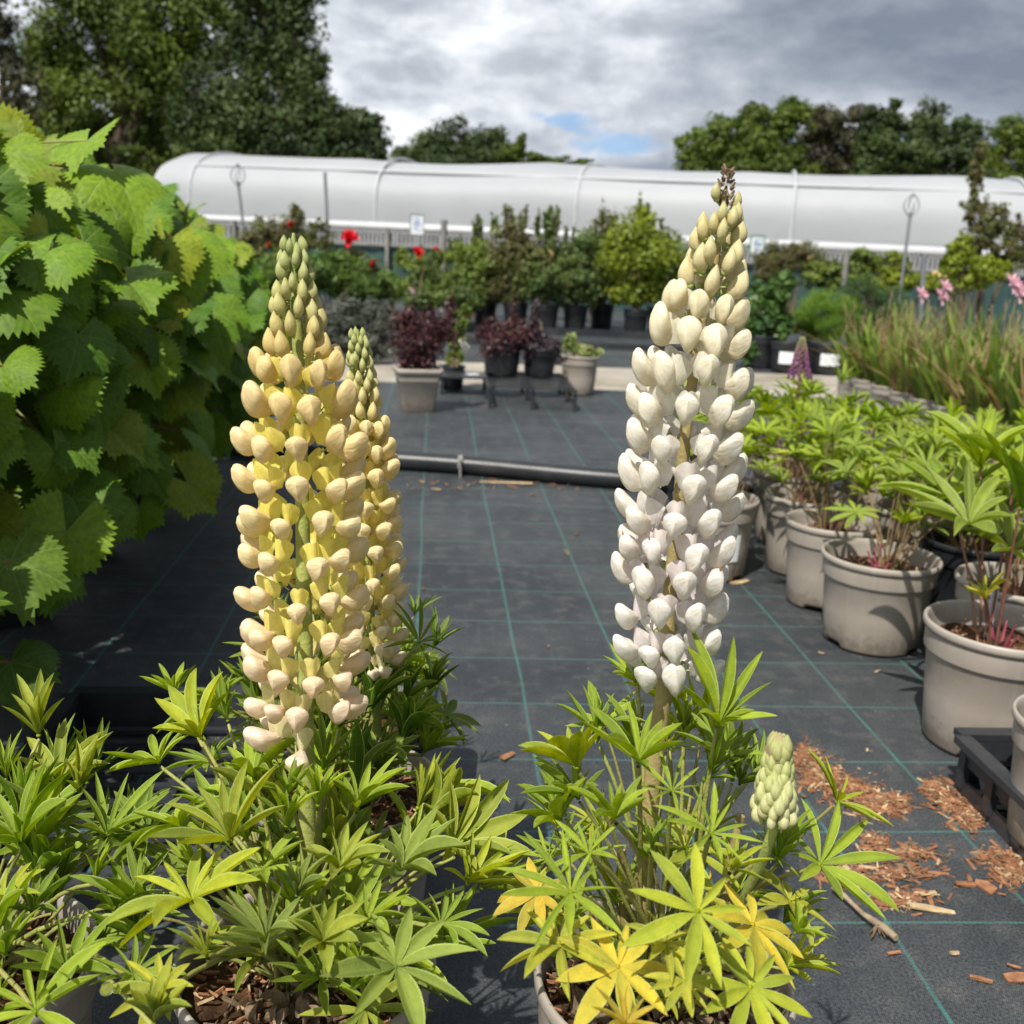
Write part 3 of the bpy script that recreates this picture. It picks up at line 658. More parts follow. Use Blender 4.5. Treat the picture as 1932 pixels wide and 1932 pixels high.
# ================================================================== LUPIN LEAVES
def leaflet(mb, org, yaw, cup, L, w, fold, bend, twist=0.0, rows=9, xs=(-1, -0.55, 0, 0.55, 1)):
    """one blade from org outwards; cup: elevation at the base, bend: how far it arches down to the tip"""
    R_ = []; U_ = []; p = Vector((0, 0, 0)); el = cup
    step = L / (rows - 1); c, s_ = math.cos(yaw), math.sin(yaw)
    for i in range(rows):
        v = i / (rows - 1)
        wid = w * (math.sin(math.pi * min(1, v ** 0.92)) ** 0.85 * (0.78 + 0.34 * v)) if 0 < v < 1 else (w * 0.10 if v == 0 else 0.0)
        wid = max(wid, w * 0.03)
        up = Vector((-math.sin(el), 0, math.cos(el))); row = []; ur = []
        for k, x in enumerate(xs):
            tw = twist * v
            off = Vector((0, math.cos(tw), 0)) * (x * wid * math.cos(fold)) + up * (abs(x) * wid * math.sin(fold) + x * wid * math.sin(tw))
            q = p + off; row.append((org[0] + q.x * c - q.y * s_, org[1] + q.x * s_ + q.y * c, org[2] + q.z)); ur.append((0.5 + x * 0.5, v))
        R_.append(row); U_.append(ur)
        p = p + Vector((math.cos(el), 0, math.sin(el))) * step; el -= bend / (rows - 1) * (0.4 + 1.2 * v)
    mb.grid(R_, U_)
LEAF = {}
def lupin_leaf_mesh(n, cup, wide, seed, fold=0.45, bend=0.5):
    g_ = random.Random(seed); mb = MB()
    span = 2 * math.pi * (n - 0.3) / n
    for i in range(n):
        yaw = math.pi / 2 + (i - (n - 1) / 2) * span / n * 1.02 + g_.uniform(-0.07, 0.07)
        k = abs((i - (n - 1) / 2) / ((n - 1) / 2)); L = (1.0 - 0.42 * k ** 1.5) * g_.uniform(0.88, 1.08)
        leaflet(mb, (0, 0, 0), yaw, cup + g_.uniform(-0.24, 0.24), L, wide * L * g_.uniform(0.9, 1.1), fold + g_.uniform(-0.2, 0.3), bend + g_.uniform(-0.45, 0.55), g_.uniform(-0.5, 0.5))
    mb.lathe([(0.0, -0.02), (0.03, -0.01), (0.035, 0.015), (0.0, 0.03)], 8)
    me = mb.mesh('leaf', MAT['lupin_leaf']); return me
CUPS = {'flat': R(10), 'open': R(28), 'cup': R(48), 'up': R(68)}
for cn, cv_ in CUPS.items():
    for wn, wv_ in (('n', 0.080), ('m', 0.114), ('w', 0.150)):
        for sd in range(4):
            LEAF[(cn, wn, sd)] = lupin_leaf_mesh(9 + ((sd * 7 + 1) % 3 if wn != 'w' else sd % 2), cv_, wv_, sd * 17 + ord(wn) + ord(cn[0]),
                                               0.80 if cn != 'flat' else 0.42, {'flat': 0.25, 'open': 0.15, 'cup': 0.15, 'up': 0.1}[cn])
def place_leaf(parent, base, hub, R_, nrm, cup, wid, col, stem_col, rollz=None, pet_r=0.0015, seed=0):
    """hub, base in world space; a curved petiole joins them"""
    org = parent.location; hub = Vector(hub); base = Vector(base)
    n_ = Vector(nrm).normalized(); q = Vector((0, 0, 1)).rotation_difference(n_)
    # the longest leaflets (local +Y) point away from the petiole
    out = hub - base; out = out - n_ * out.dot(n_)
    if out.length > 1e-4:
        y = q @ Vector((0, 1, 0)); ang = math.atan2(n_.dot(y.cross(out)), y.dot(out))
        q = Quaternion(n_, ang + (rollz or 0.0)) @ q
    o = ob('leaf', LEAF[(cup, wid, seed % 4)], parent, hub - org, q, R_, col)
    m_ = base.lerp(hub, 0.5) + Vector((0, 0, 0.18 * (hub - base).length)); end = hub - n_ * 0.004
    mb = MB(); pts = []
    for i in range(7):
        t = i / 6; pts.append((base * (1 - t) ** 2 + m_ * 2 * t * (1 - t) + end * t * t) - org)
    mb.tube(pts, [pet_r * (1.35 - 0.5 * i / 6) for i in range(7)], 6, cap=False)
    ob('petiole', mb.mesh('petiole', MAT['stemcol']), parent, color=stem_col)
    return o
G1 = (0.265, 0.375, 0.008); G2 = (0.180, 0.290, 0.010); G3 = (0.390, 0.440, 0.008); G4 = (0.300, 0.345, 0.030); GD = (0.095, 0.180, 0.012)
YL = (0.66, 0.50, 0.03); YG = (0.46, 0.44, 0.03); YO = (0.62, 0.40, 0.03)
STG = (0.27, 0.30, 0.07)

# ================================================================== FLORETS
def wings_mesh(mb, L=0.026, W=0.0095, Hh=0.0095, rise=0.35, seed=0, x0=0.004, dent=0.12):
    """two cupped wing petals closed into one pouch with a seam; +X points away from the stem"""
    g_ = random.Random(seed); NS, NA = 20, 20; rows, uvs = [], []
    ph = [g_.uniform(0, 6.28) for _ in range(3)]
    for i in range(NS + 1):
        s_ = i / NS
        tipk = max(0.0, 1 - (max(0.0, s_ - 0.55) / 0.45) ** 2.1) ** 0.5
        prof = (0.30 + 0.70 * math.sin(min(1.0, s_ / 0.62) * math.pi / 2) ** 0.9) * max(tipk, 0.03)
        prw = (0.22 + 0.78 * math.sin(min(1.0, s_ / 0.70) * math.pi / 2) ** 1.2) * max(tipk, 0.03) ** 1.7
        cx = x0 + L * s_; cz = L * rise * (s_ ** 1.7) - 0.001
        row, ur = [], []
        for j in range(NA):
            a = 2 * math.pi * j / NA                       # 0 at the top seam
            ca, sa = math.cos(a), math.sin(a)
            w = W * prw * math.copysign(abs(sa) ** 0.88, sa)
            am = a if a <= math.pi else 2 * math.pi - a
            lin = 1 - 2 * am / math.pi; lens = (0.80 * ca + 0.20 * lin) if ca > 0 else (0.30 * ca + 0.70 * lin); lens += (0.10 if ca > 0 else -0.22) * abs(ca) ** 6; w *= 1.0 + 0.22 * ca
            h_ = Hh * prof * lens * ((0.80 + 0.25 * s_) if ca > 0 else 1.30)
            rip = 0.00035 * math.sin(6 * s_ + ph[1] + 2 * a) + 0.0002 * math.sin(9 * s_ + ph[2] + 5 * a)
            rk = rip * (1 - s_ ** 2); row.append((cx + 0.0035 * lens * prof * (1 - s_ ** 2), w + rk * sa, cz + h_ + rk * ca)); ur.append((j / NA, s_))
        rows.append(row); uvs.append(ur)
    mb.grid(rows, uvs, True, 0)
def banner_mesh_into(mb, h=0.022, w=0.0085, back=0.010, seed=0, mi=1):
    g_ = random.Random(seed + 50); rows, uvs = [], []; lean = g_.uniform(-0.1, 0.15)
    for i in range(9):
        v = i / 8; row, ur = [], []
        for j in range(11):
            u = -1 + j / 5; au = abs(u)
            prof = 0.45 + 0.65 * math.sin(math.pi * min(1, v * 0.62 + 0.12))
            z = -0.002 + h * v * (1 - 0.42 * au ** 2.0 * v) - 0.0022 * math.exp(-(u / 0.18) ** 2) * v ** 3 + 0.0008 * math.sin(7 * v + seed)
            y = u * w * prof * (0.75 + 0.25 * v)
            x = 0.0095 - back * (au ** 1.25) - 0.004 * v + lean * h * v - (0.0016 * math.exp(-(u / 0.16) ** 2))
            row.append((x, y * (0.62 + 0.38 * (1 - au * 0.3)), z)); ur.append((0.1 + 0.35 * au, v))
        rows.append(row); uvs.append(ur)
    mb.grid(rows, uvs, False, mi)
def floret_mesh(seed, L, W, Hh, rise, bh, spent=False, ped=0.010):
    mb = MB(); wings_mesh(mb, L, W, Hh, rise, seed)
    mb.tube([(-ped, 0, -0.002), (-ped * 0.4, 0, 0.0005), (0.003, 0, 0)], [0.0008, 0.0008, 0.0010], 5, 1)
    mb.lathe([(0.0, 0.0), (0.0025, 0.001), (0.0030, 0.004), (0.0018, 0.007)], 8, (0.002, 0, -0.004), 1)
    if spent:
        mb.tube([(x, 0, z) for x, z in ((L * 0.75, L * rise * 0.7), (L * 1.02, L * rise + 0.004), (L * 1.12, L * rise + 0.011))], [0.0028, 0.0016, 0.0002], 6, 2)
    return mb.mesh('floret', [MAT['petal'], MAT['calyx'], MAT['spent']])
def banner_only(seed, bh, bw, back):
    mb = MB(); banner_mesh_into(mb, bh, bw, back, seed, 0); return mb.mesh('banner', MAT['banner'])
def bud_mesh(seed, L=0.020, W=0.0052):
    mb = MB(); rows, uvs = [], []; g_ = random.Random(seed)
    for i in range(12):
        s_ = i / 11; pr = max(0.03, math.sin(math.pi * min(0.995, s_ ** 0.8)) ** 0.8) if i else 0.15
        row, ur = [], []
        for j in range(12):
            a = 2 * math.pi * j / 12
            row.append((W * pr * 1.12 * math.cos(a) * (1.15 if math.cos(a) > 0 else 0.9) + 0.0040 * s_ * (1 - s_), W * pr * 0.92 * math.copysign(abs(math.sin(a)) ** 1.1, math.sin(a)), L * s_)); ur.append((j / 12, s_))
        rows.append(row); uvs.append(ur)
    mb.grid(rows, uvs, True, 0)
    mb.tube([(-0.006, 0, -0.004), (-0.002, 0, -0.002), (0, 0, 0.001)], [0.0008, 0.0008, 0.0012], 5, 1)
    mb.lathe([(0.0, -0.001), (W * 0.5, 0.0), (W * 0.66, L * 0.12), (W * 0.45, L * 0.2)], 8, (0, 0, 0), 1)
    return mb.mesh('bud', [MAT['petal'], MAT['calyx']])
FL_Y = [floret_mesh(i, 0.0285 + 0.002 * (i % 3), 0.0110, 0.0102, 0.08 + 0.09 * (i % 3), 0.022) for i in range(6)]
BN_Y = [banner_only(i, 0.0245, 0.0100, 0.013) for i in range(4)]
FL_W = [floret_mesh(20 + i, 0.0255 + 0.002 * (i % 3), 0.0108, 0.0104, 0.22 + 0.10 * (i % 3), 0.022) for i in range(6)]
FL_WS = [floret_mesh(40 + i, 0.0250, 0.0104, 0.0104, 0.1, 0.02, True) for i in range(3)]
BN_W = [banner_only(10 + i, 0.0225, 0.0104, 0.012) for i in range(4)]
BUD = [bud_mesh(i, 0.0255, 0.0060 + 0.0006 * (i % 2)) for i in range(4)]
for L_ in (FL_Y, BN_Y, FL_W, FL_WS, BN_W, BUD):
    for me in L_: me.name = me.name

def lerp(a, b, t): return a + (b - a) * t
def cl(a, b, t): return tuple(lerp(x, y, t) for x, y in zip(a, b))
def grad(stops, t):
    for (t0, c0), (t1, c1) in zip(stops, stops[1:]):
        if t <= t1: return cl(c0, c1, max(0, (t - t0) / (t1 - t0)))
    return stops[-1][1]
def spike(parent, axis, r_prof, style, wing_cols, ban_cols, whorl=0.0335, per=8, seed=0, bud_frac=0.28, size=1.0, stem_r=(0.0062, 0.0026), stem_col=(0.34, 0.36, 0.10), skip=None, tip=None, per_bud=7, lift=0.0):
    """axis: world points top to bottom of the flowering part and further down the bare stem.  t runs 0 (top) to 1 (lowest flower)"""
    g_ = random.Random(seed); org = parent.location
    pts = [Vector(p) for p in axis['flower']]; stem = [Vector(p) for p in axis['stem']]
    allp = pts + stem
    mb = MB(); n_ = len(allp)
    mb.tube([p - org for p in allp], [lerp(stem_r[1] if style != 'none' else 0.002, stem_r[0], min(1, i / (len(pts)))) if i else 0.0012 for i in range(n_)], 10)
    # ridged bumps where flowers fell
    sp = ob('flower_spike', mb.mesh('flower_spike', MAT['stemcol']), parent, color=stem_col)
    seg = [(pts[i + 1] - pts[i]).length for i in range(len(pts) - 1)]; tot = sum(seg)
    def at(t):
        d = t * tot
        for i, l in enumerate(seg):
            if d <= l or i == len(seg) - 1:
                k = d / l; p = pts[i].lerp(pts[i + 1], k); ax = (pts[i] - pts[i + 1]).normalized(); return p, ax
            d -= l
    def frame(ax, az, tilt):
        """x axis leaves the stem at azimuth az and elevation tilt"""
        e = Vector((math.cos(az), math.sin(az), 0)); e = (e - ax * e.dot(ax)).normalized()
        x = (e * math.cos(tilt) + ax * math.sin(tilt)).normalized(); y = ax.cross(e).normalized(); z = x.cross(y).normalized()
        return Matrix((x, y, z)).transposed().to_quaternion(), e
    t = 0.035; k = 0
    while t < 1.0:
        p, ax = at(t); isbud = t < bud_frac
        bt = t / bud_frac
        m = per_bud if isbud else per
        rr = grad([(a, (b,)) for a, b in r_prof], t)[0]
        off = (k % 2) * math.pi / m + k * 0.13
        for j in range(m):
            az = off + 2 * math.pi * j / m + g_.uniform(-0.12, 0.12) + (g_.uniform(-0.15, 0.15) if t > 0.8 else 0)
            tt = t + g_.uniform(-0.010, 0.010)
            p, ax = at(min(1, max(0, tt)))
            if skip and skip(tt, az, g_): continue
            if isbud:
                q, e = frame(ax, az, R(lerp(10, 2, bt)))
                # buds stand nearly upright, tips leaning out a little
                sz = size * (lerp(0.52, 1.16, bt ** 0.8) if style != 'bud' else 1.0) * (1.0 if style != 'bud' else g_.uniform(0.8, 1.15)) * g_.uniform(0.93, 1.07)
                x = e; lean = R(lerp(5, 20, bt)) + (R(g_.uniform(-6, 14)) if style == 'bud' else 0); zc = (ax * math.cos(lean) + e * math.sin(lean)).normalized(); y = zc.cross(e).normalized(); x = y.cross(zc).normalized()
                q = Matrix((x, y, zc)).transposed().to_quaternion()
                rad = max(0.0020, rr - 0.0095 * sz - 0.0065 * bt)
                o = ob('floret', BUD[g_.randrange(4)], sp, p + e * rad - org, q, sz, grad(wing_cols, tt))
            else:
                size_k = size * g_.uniform(0.90, 1.12) * (0.86 if t < bud_frac + 0.06 else 1.0)
                young = max(0.0, 1 - (t - bud_frac) / 0.16)
                tilt = R(lerp(4, 34, young) + g_.uniform(-8, 8) + lift)
                if t > 0.86: tilt += R(g_.uniform(-22, 10))
                q, e = frame(ax, az, tilt)
                q = q @ Quaternion((1, 0, 0), g_.uniform(-0.16, 0.16)) @ Quaternion((0, 0, 1), g_.uniform(-0.12, 0.12))
                rad = max(0.004, rr - 0.0335 * size_k * math.cos(tilt))
                spent_ = style == 'white' and t > 0.62 and g_.random() < 0.16
                src = (FL_WS if spent_ else FL_W if style == 'white' else FL_Y)
                o = ob('floret', src[g_.randrange(len(src))], sp, p + e * rad - org, q, size_k, cl(grad(wing_cols, tt), (0.80, 0.72, 0.62), g_.uniform(0, 0.15)))
                # the banner stands up from the base of the pouch, whatever the tilt of the wings
                zb = (ax * math.cos(R(8)) + e * math.sin(R(8) + 0.0)).normalized(); yb = zb.cross(e).normalized(); xb = yb.cross(zb).normalized()
                Rb = Matrix((xb, yb, zb)).transposed().to_quaternion()
                b_ = ob('banner', (BN_W if style == 'white' else BN_Y)[g_.randrange(4)], sp, p + e * (rad + 0.001) - org, Rb, size_k * 1.14 * g_.uniform(0.92, 1.08) * (0.9 if young > 0.5 else 1.0), grad(ban_cols, tt))
        step = whorl / tot * (lerp(0.26, 0.56, bt) if isbud else lerp(0.78, 1.0, min(1, (t - bud_frac) / 0.15)))
        t += step; k += 1
    return sp, at

# ================================================================== FRONT LUPINS
def potted(label, cat, loc, kind, r, h, chips=120, seed=0, name='potted_lupin', fill=0.86, grp=None, rz=0.0):
    t = thing(name, label, cat, (loc[0], loc[1], loc[2] if len(loc) > 2 else 0.0), 0.0, grp)
    p = ob('pot', get_pot(kind, r, h), t, (0, 0, 0), (0, 0, rz))
    ob('compost', compost_mesh(r * 0.915, chips, seed), t, (0, 0, h * fill))
    return t
def dead_clump(parent, c, n, seed, r=0.035, sz=0.03):
    g_ = random.Random(seed)
    for i in range(n):
        mb = MB(); a = g_.uniform(0, 6.28); q = g_.uniform(0, r); L = sz * g_.uniform(0.6, 1.4); w = L * g_.uniform(0.12, 0.25); rows = []
        b0 = g_.uniform(0, 1.2); cur = g_.uniform(1.5, 4.5); p = Vector((0, 0, 0)); el = b0
        for k in range(8):
            v = k / 7; ww = w * math.sin(math.pi * (0.1 + 0.85 * v)); rows.append([p + Vector((0, -ww, ww * 0.5)), p, p + Vector((0, ww, ww * 0.6))])
            p = p + Vector((math.cos(el), 0, math.sin(el))) * (L / 7); el -= cur / 7 * (1 if i % 2 else -1)
        mb.grid(rows)
        ob('dead_leaf', mb.mesh('dead_leaf', MAT['dead']), parent, (c[0] + q * math.cos(a), c[1] + q * math.sin(a), c[2] + g_.uniform(0.002, 0.02)), (g_.uniform(-.5, .5), g_.uniform(-.5, .5), g_.uniform(0, 6.28)))

def fill_leaves(t, n, seed, zr, rr, Rr, cols, base_z, fwd_bias=0.0, cups=('flat', 'open', 'cup', 'cup', 'up', 'cup', 'up'), wids=('n', 'm', 'w', 'm'), off=(0, 0), stem=STG, avoid=None):
    g_ = random.Random(seed); org = t.location
    for i in range(n):
        a = 2.39996 * i + g_.uniform(-0.4, 0.4); q = g_.uniform(*rr); z = g_.uniform(*zr)
        hub = Vector((org.x + off[0] + q * math.cos(a), org.y + off[1] + q * math.sin(a) + fwd_bias, z))
        hx, hy = to_px(hub)
        if (1400 < hx < 1540 and 1350 < hy < 1620) or (100 < hx < 310 and 1290 < hy < 1470): continue      # keep the bud spike and the tray in view
        if avoid and avoid(hub): continue
        out = Vector((math.cos(a), math.sin(a), 0))
        nrm = Vector((0, 0, 1)) + out * g_.uniform(0.1, 0.75) * min(1, q / 0.1) + Vector((g_.uniform(-.25, .25), g_.uniform(-.25, .25), 0))
        k = g_.random(); col = cols[int(k * len(cols)) % len(cols)]; j = g_.uniform(0.85, 1.15); col = tuple(c * j for c in col)
        base = Vector((org.x + off[0] * 0.6 + g_.uniform(-.02, .02) + 0.02 * math.cos(a), org.y + off[1] * 0.6 + g_.uniform(-.02, .02) + 0.02 * math.sin(a), base_z))
        place_leaf(t, base, hub, g_.uniform(*Rr), nrm, g_.choice(cups), g_.choice(wids), col, cl(stem, (0.30, 0.20, 0.11), g_.uniform(0, 0.5)), g_.uniform(-0.6, 0.6), seed=i)
def set_leaves(t, items, base_z, base_off=(0, 0), stem=STG):
    """items: (px, py, Y, R_px, cup, width, colour, (nx, ny), roll)"""
    org = t.location; g_ = random.Random(5)
    for i, it in enumerate(items):
        x, y, Y, Rp, cup, wid, col, n_, ro = it
        hub = gy(x, y, Y); dist = (hub - CAMPOS).length
        base = Vector((org.x + base_off[0] + g_.uniform(-.02, .02), org.y + base_off[1] + g_.uniform(-.02, .02), base_z))
        place_leaf(t, base, hub, Rp / FP * dist * 1.16, (n_[0], n_[1], 1), cup, wid, col, cl(stem, (0.32, 0.22, 0.10), g_.uniform(0, 0.4)), ro, 0.0020, seed=i)

# ---- cream yellow lupin
def yellow_plant():
    c = (-0.168, 0.800)
    t = potted('lupin with the big peach and yellow flower spike in a grey pot', 'potted plant', c, 'grey', 0.118, 0.225, 260, 3)
    ax = {'flower': [gy(x, y, Y) for x, y, Y in ((553, 450, .80), (556, 540, .80), (562, 650, .80), (567, 800, .80), (570, 950, .80), (573, 1100, .80), (576, 1250, .80), (577, 1430, .80))],
          'stem': [gy(580, 1560, .80), Vector((c[0] + 0.01, c[1], 0.205))]}
    wc = [(0.0, (0.36, 0.43, 0.16)), (0.06, (0.52, 0.55, 0.22)), (0.13, (0.64, 0.60, 0.26)), (0.22, (0.76, 0.60, 0.25)), (0.32, (0.90, 0.72, 0.36)), (0.5, (0.93, 0.78, 0.43)), (0.72, (0.93, 0.75, 0.47)), (0.85, (0.92, 0.74, 0.54)), (1.0, (0.91, 0.77, 0.65))]
    bc = [(0.2, (0.94, 0.83, 0.24)), (0.5, (0.95, 0.85, 0.20)), (0.75, (0.93, 0.84, 0.27)), (0.88, (0.88, 0.80, 0.40)), (1.0, (0.86, 0.80, 0.55))]
    rp = [(0, .007), (.03, .011), (.10, .019), (.20, .029), (.235, .036), (.28, .045), (.36, .053), (.7, .054), (.9, .051), (1, .047)]
    def skip(t_, az, g__): return t_ > 0.9 and (math.cos(az) > 0.35 or g__.random() < 0.15)
    spike(t, ax, rp, 'yellow', wc, bc, 0.0315, 9, 4, 0.235, 0.81, (0.0078, 0.0035), (0.33, 0.36, 0.10), skip)
    mb = MB(); tipw = gy(553, 450, .80) - t.location
    mb.tube([tipw + Vector((0, 0, -0.028)), tipw + Vector((0, 0, -0.012)), tipw + Vector((0.0005, 0, 0.004))], [0.0042, 0.0032, 0.0012], 8); 
    for i in range(5): mb.lathe([(0, 0), (0.0040 - 0.0005 * i, 0.0015), (0, 0.004)], 8, tuple(tipw + Vector((0, 0, -0.026 + i * 0.0058))))
    ob('spike_tip', mb.mesh('spike_tip', MAT['calyx']), t)
    L = [(600, 1520, .72, 95, 'up', 'm', G1, (0, -.1), 0), (545, 1500, .73, 80, 'cup', 'm', G2, (-.2, -.1), 0), (434, 1585, .70, 168, 'cup', 'm', G4, (-.15, -.15), 0.3), (501, 1779, .62, 140, 'cup', 'm', (0.17, 0.235, 0.06), (0, -.3), 0), (390, 1803, .60, 92, 'up', 'n', G4, (-.1, -.3), 0.1),
         (362, 1700, .66, 150, 'open', 'w', G3, (-.35, -.2), 0.3), (309, 1868, .60, 92, 'open', 'w', YG, (-.2, -.4), 0), (674, 1526, .74, 118, 'cup', 'm', G1, (.15, -.15), 0),
         (757, 1643, .72, 135, 'cup', 'w', (0.19, 0.26, 0.05), (.2, -.2), 0), (882, 1667, .74, 112, 'cup', 'm', G3, (.45, -.1), 0), (747, 1824, .60, 150, 'open', 'w', (0.22, 0.30, 0.05), (.2, -.35), 0),
         (610, 1776, .60, 112, 'cup', 'w', G4, (.1, -.4), 0.4), (379, 1393, .86, 112, 'cup', 'w', G3, (-.5, .1), 0), (300, 1440, .88, 90, 'open', 'm', G1, (-.5, .1), 0),
         (480, 1470, .78, 110, 'cup', 'w', G1, (-.2, 0), 0), (430, 1360, .92, 80, 'up', 'm', G2, (-.2, .1), 0), (540, 1560, .70, 100, 'up', 'm', G1, (0, -.1), 0),
         (640, 1640, .68, 105, 'cup', 'w', G4, (.1, -.2), 0.5), (560, 1690, .64, 100, 'up', 'm', (0.16, 0.22, 0.05), (0, -.2), 0), (830, 1745, .68, 90, 'open', 'm', G2, (.5, -.2), 0),
         (690, 1740, .64, 100, 'cup', 'm', G1, (.2, -.3), 0.5), (610, 1450, .84, 90, 'cup', 'm', G2, (.1, 0), 0), (500, 1640, .68, 90, 'open', 'm', G1, (-.1, -.2), 0.5),
         (340, 1560, .74, 90, 'open', 'w', G1, (-.4, 0), 0), (860, 1610, .80, 80, 'up', 'm', G1, (.3, 0), 0.2), (640, 1370, .90, 90, 'cup', 'm', GD, (.2, .1), 0.2), (330, 1310, .96, 70, 'cup', 'm', G1, (-.4, .2), 0)]
    set_leaves(t, L, 0.205, (0, -0.01))
    fill_leaves(t, 42, 31, (0.25, 0.37), (0.03, 0.16), (0.055, 0.080), (G1, G2, GD, G4), 0.205)
    dead_clump(t, (0.0, -0.055, 0.205), 26, 8, 0.045, 0.028)
    return t
yellow_plant()

# ---- white lupin
def white_plant():
    c = (0.158, 0.800)
    t = potted('lupin with the cream white flower spike and yellowing lower leaves', 'potted plant', c, 'grey', 0.118, 0.225, 260, 9)
    Yw = .80
    ax = {'flower': [gy(x, y, Yw) for x, y in ((1370, 352), (1360, 420), (1346, 520), (1326, 600), (1313, 680), (1300, 760), (1290, 840), (1284, 919), (1270, 1060), (1260, 1162), (1256, 1250), (1252, 1312))],
          'stem': [gy(1236, 1420, .80), gy(1222, 1560, .80), gy(1210, 1700, .80), Vector((c[0] - 0.02, c[1], 0.205))]}
    wc = [(0.0, (0.58, 0.54, 0.26)), (0.10, (0.70, 0.63, 0.32)), (0.2, (0.79, 0.70, 0.42)), (0.30, (0.89, 0.82, 0.62)), (0.45, (0.90, 0.85, 0.73)), (0.7, (0.90, 0.84, 0.77)), (1.0, (0.90, 0.88, 0.83))]
    bc = [(0.2, (0.88, 0.84, 0.66)), (0.5, (0.88, 0.84, 0.78)), (0.75, (0.86, 0.78, 0.78)), (1.0, (0.86, 0.80, 0.78))]
    rp = [(0, .010), (.05, .016), (.10, .022), (.16, .027), (.22, .034), (.28, .044), (.36, .053), (.7, .053), (.9, .050), (1, .046)]
    def skip(t_, az, g__): return (t_ > 0.55 and g__.random() < 0.04) or (t_ > 0.90 and g__.random() < 0.25) or (t_ < 0.06 and g__.random() < 0.5)
    spike(t, ax, rp, 'white', wc, bc, 0.0275, 8, 12, 0.205, 0.85, (0.0078, 0.0022), (0.34, 0.27, 0.11), skip, per_bud=5, lift=4)
    mb = MB(); g_ = random.Random(2); tp = gy(1370, 352, Yw) - t.location      # withered brown tip
    for i in range(46):
        a = g_.uniform(0, 6.28); z = g_.uniform(-0.014, 0.012); q = 0.0052 * (1 - max(0, z) / 0.02)
        p0 = tp + Vector((q * math.cos(a) * 0.7, q * math.sin(a) * 0.7, z)); mb.tube([p0, p0 + Vector((math.cos(a) * 0.003, math.sin(a) * 0.003, g_.uniform(0.001, 0.005)))], [0.0016, 0.0009], 4)
    ob('withered_tip', mb.mesh('withered_tip', MAT['dead']), t)
    # small green bud spike on its side shoot
    ax2 = {'flower': [gy(x, y, .67) for x, y in ((1468, 1422), (1466, 1460), (1463, 1510), (1459, 1562))], 'stem': [gy(1440, 1620, .69), gy(1400, 1700, .74), Vector((c[0] + 0.02, c[1], 0.205))]}
    w2 = [(0, (0.48, 0.48, 0.20)), (0.3, (0.58, 0.62, 0.25)), (1, (0.76, 0.74, 0.42))]
    spike(t, ax2, [(0, .004), (.15, .009), (.6, .0165), (1, .0190)], 'bud', w2, w2, 0.0150, 8, 21, 2.0, 0.72, (0.0040, 0.003), (0.34, 0.40, 0.11), None, per_bud=8)
    mb = MB(); q = gy(1468, 1408, .67) - t.location; mb.lathe([(0.0, 0.011), (0.005, 0.008), (0.0085, 0.0), (0.009, -0.012), (0.004, -0.020)], 14, tuple(q)); ob('bud_tip', mb.mesh('bud_tip', MAT['fine_twig']), t)
    # side shoots on the main stem
    L = [(1089, 1448, .72, 128, 'cup', 'w', G3, (-.3, -.1), 0), (1161, 1545, .66, 110, 'cup', 'm', G1, (-.2, -.1), 0), (1205, 1438, .70, 150, 'cup', 'm', G1, (0, -.2), 0), (1058, 1547, .72, 110, 'cup', 'w', G1, (-.4, -.1), 0.2),
         (1077, 1684, .62, 135, 'open', 'n', G1, (-.2, -.5), 0), (1058, 1786, .60, 120, 'open', 'w', YG, (-.4, -.3), 0), (1166, 1824, .58, 112, 'flat', 'w', YL, (0, -.6), 0), (1015, 1685, .70, 80, 'flat', 'w', YO, (-.4, -.4), 0),
         (1180, 1935, .53, 90, 'cup', 'm', YO, (0, -.3), 0), (1355, 1366, .74, 146, 'cup', 'm', G1, (.15, -.35), 0), (1316, 1720, .57, 132, 'flat', 'm', G3, (.1, -.75), 0), (1342, 1573, .64, 105, 'open', 'n', G1, (.1, -.45), 0),
         (1546, 1631, .70, 130, 'open', 'm', G1, (.4, -.5), 0), (1415, 1863, .58, 118, 'flat', 'm', G3, (.2, -.65), 0), (1268, 1492, .68, 80, 'open', 'n', G1, (0, -.4), 0), (1449, 1611, .70, 60, 'open', 'n', G2, (.3, -.4), 0),
         (1357, 1427, .78, 95, 'open', 'm', G2, (.2, -.2), 0.6), (1420, 1745, .64, 110, 'flat', 'w', YL, (.4, -.3), 0), (1199, 1286, .84, 92, 'cup', 'm', G1, (-.6, 0), 0), (1420, 1460, .84, 80, 'cup', 'm', G2, (.4, 0), 0),
         (1130, 1400, .84, 100, 'up', 'm', G2, (-.2, 0), 0), (1290, 1400, .80, 90, 'up', 'm', G1, (0, 0), 0), (1395, 1480, .80, 80, 'cup', 'm', GD, (.2, 0), 0.3), (1110, 1610, .66, 95, 'open', 'n', G1, (-.3, -.3), 0.4),
         (1490, 1700, .70, 90, 'flat', 'w', YG, (.5, -.2), 0), (1255, 1780, .58, 80, 'open', 'w', YG, (0, -.4), 0), (1035, 1620, .76, 80, 'open', 'n', G1, (-.5, -.2), 0), (1500, 1760, .64, 70, 'cup', 'm', G1, (.5, -.3), 0),
         (1230, 1600, .66, 80, 'up', 'n', G2, (0, 0), 0), (1290, 1850, .56, 70, 'flat', 'm', YG, (.1, -.5), 0), (1380, 1640, .66, 90, 'cup', 'm', G3, (.2, -.2), 0)]
    set_leaves(t, L, 0.205, (-0.005, -0.01))
    fill_leaves(t, 36, 41, (0.28, 0.46), (0.03, 0.13), (0.048, 0.068), (G1, G2, G1, G3), 0.205, wids=('n', 'n', 'm'))
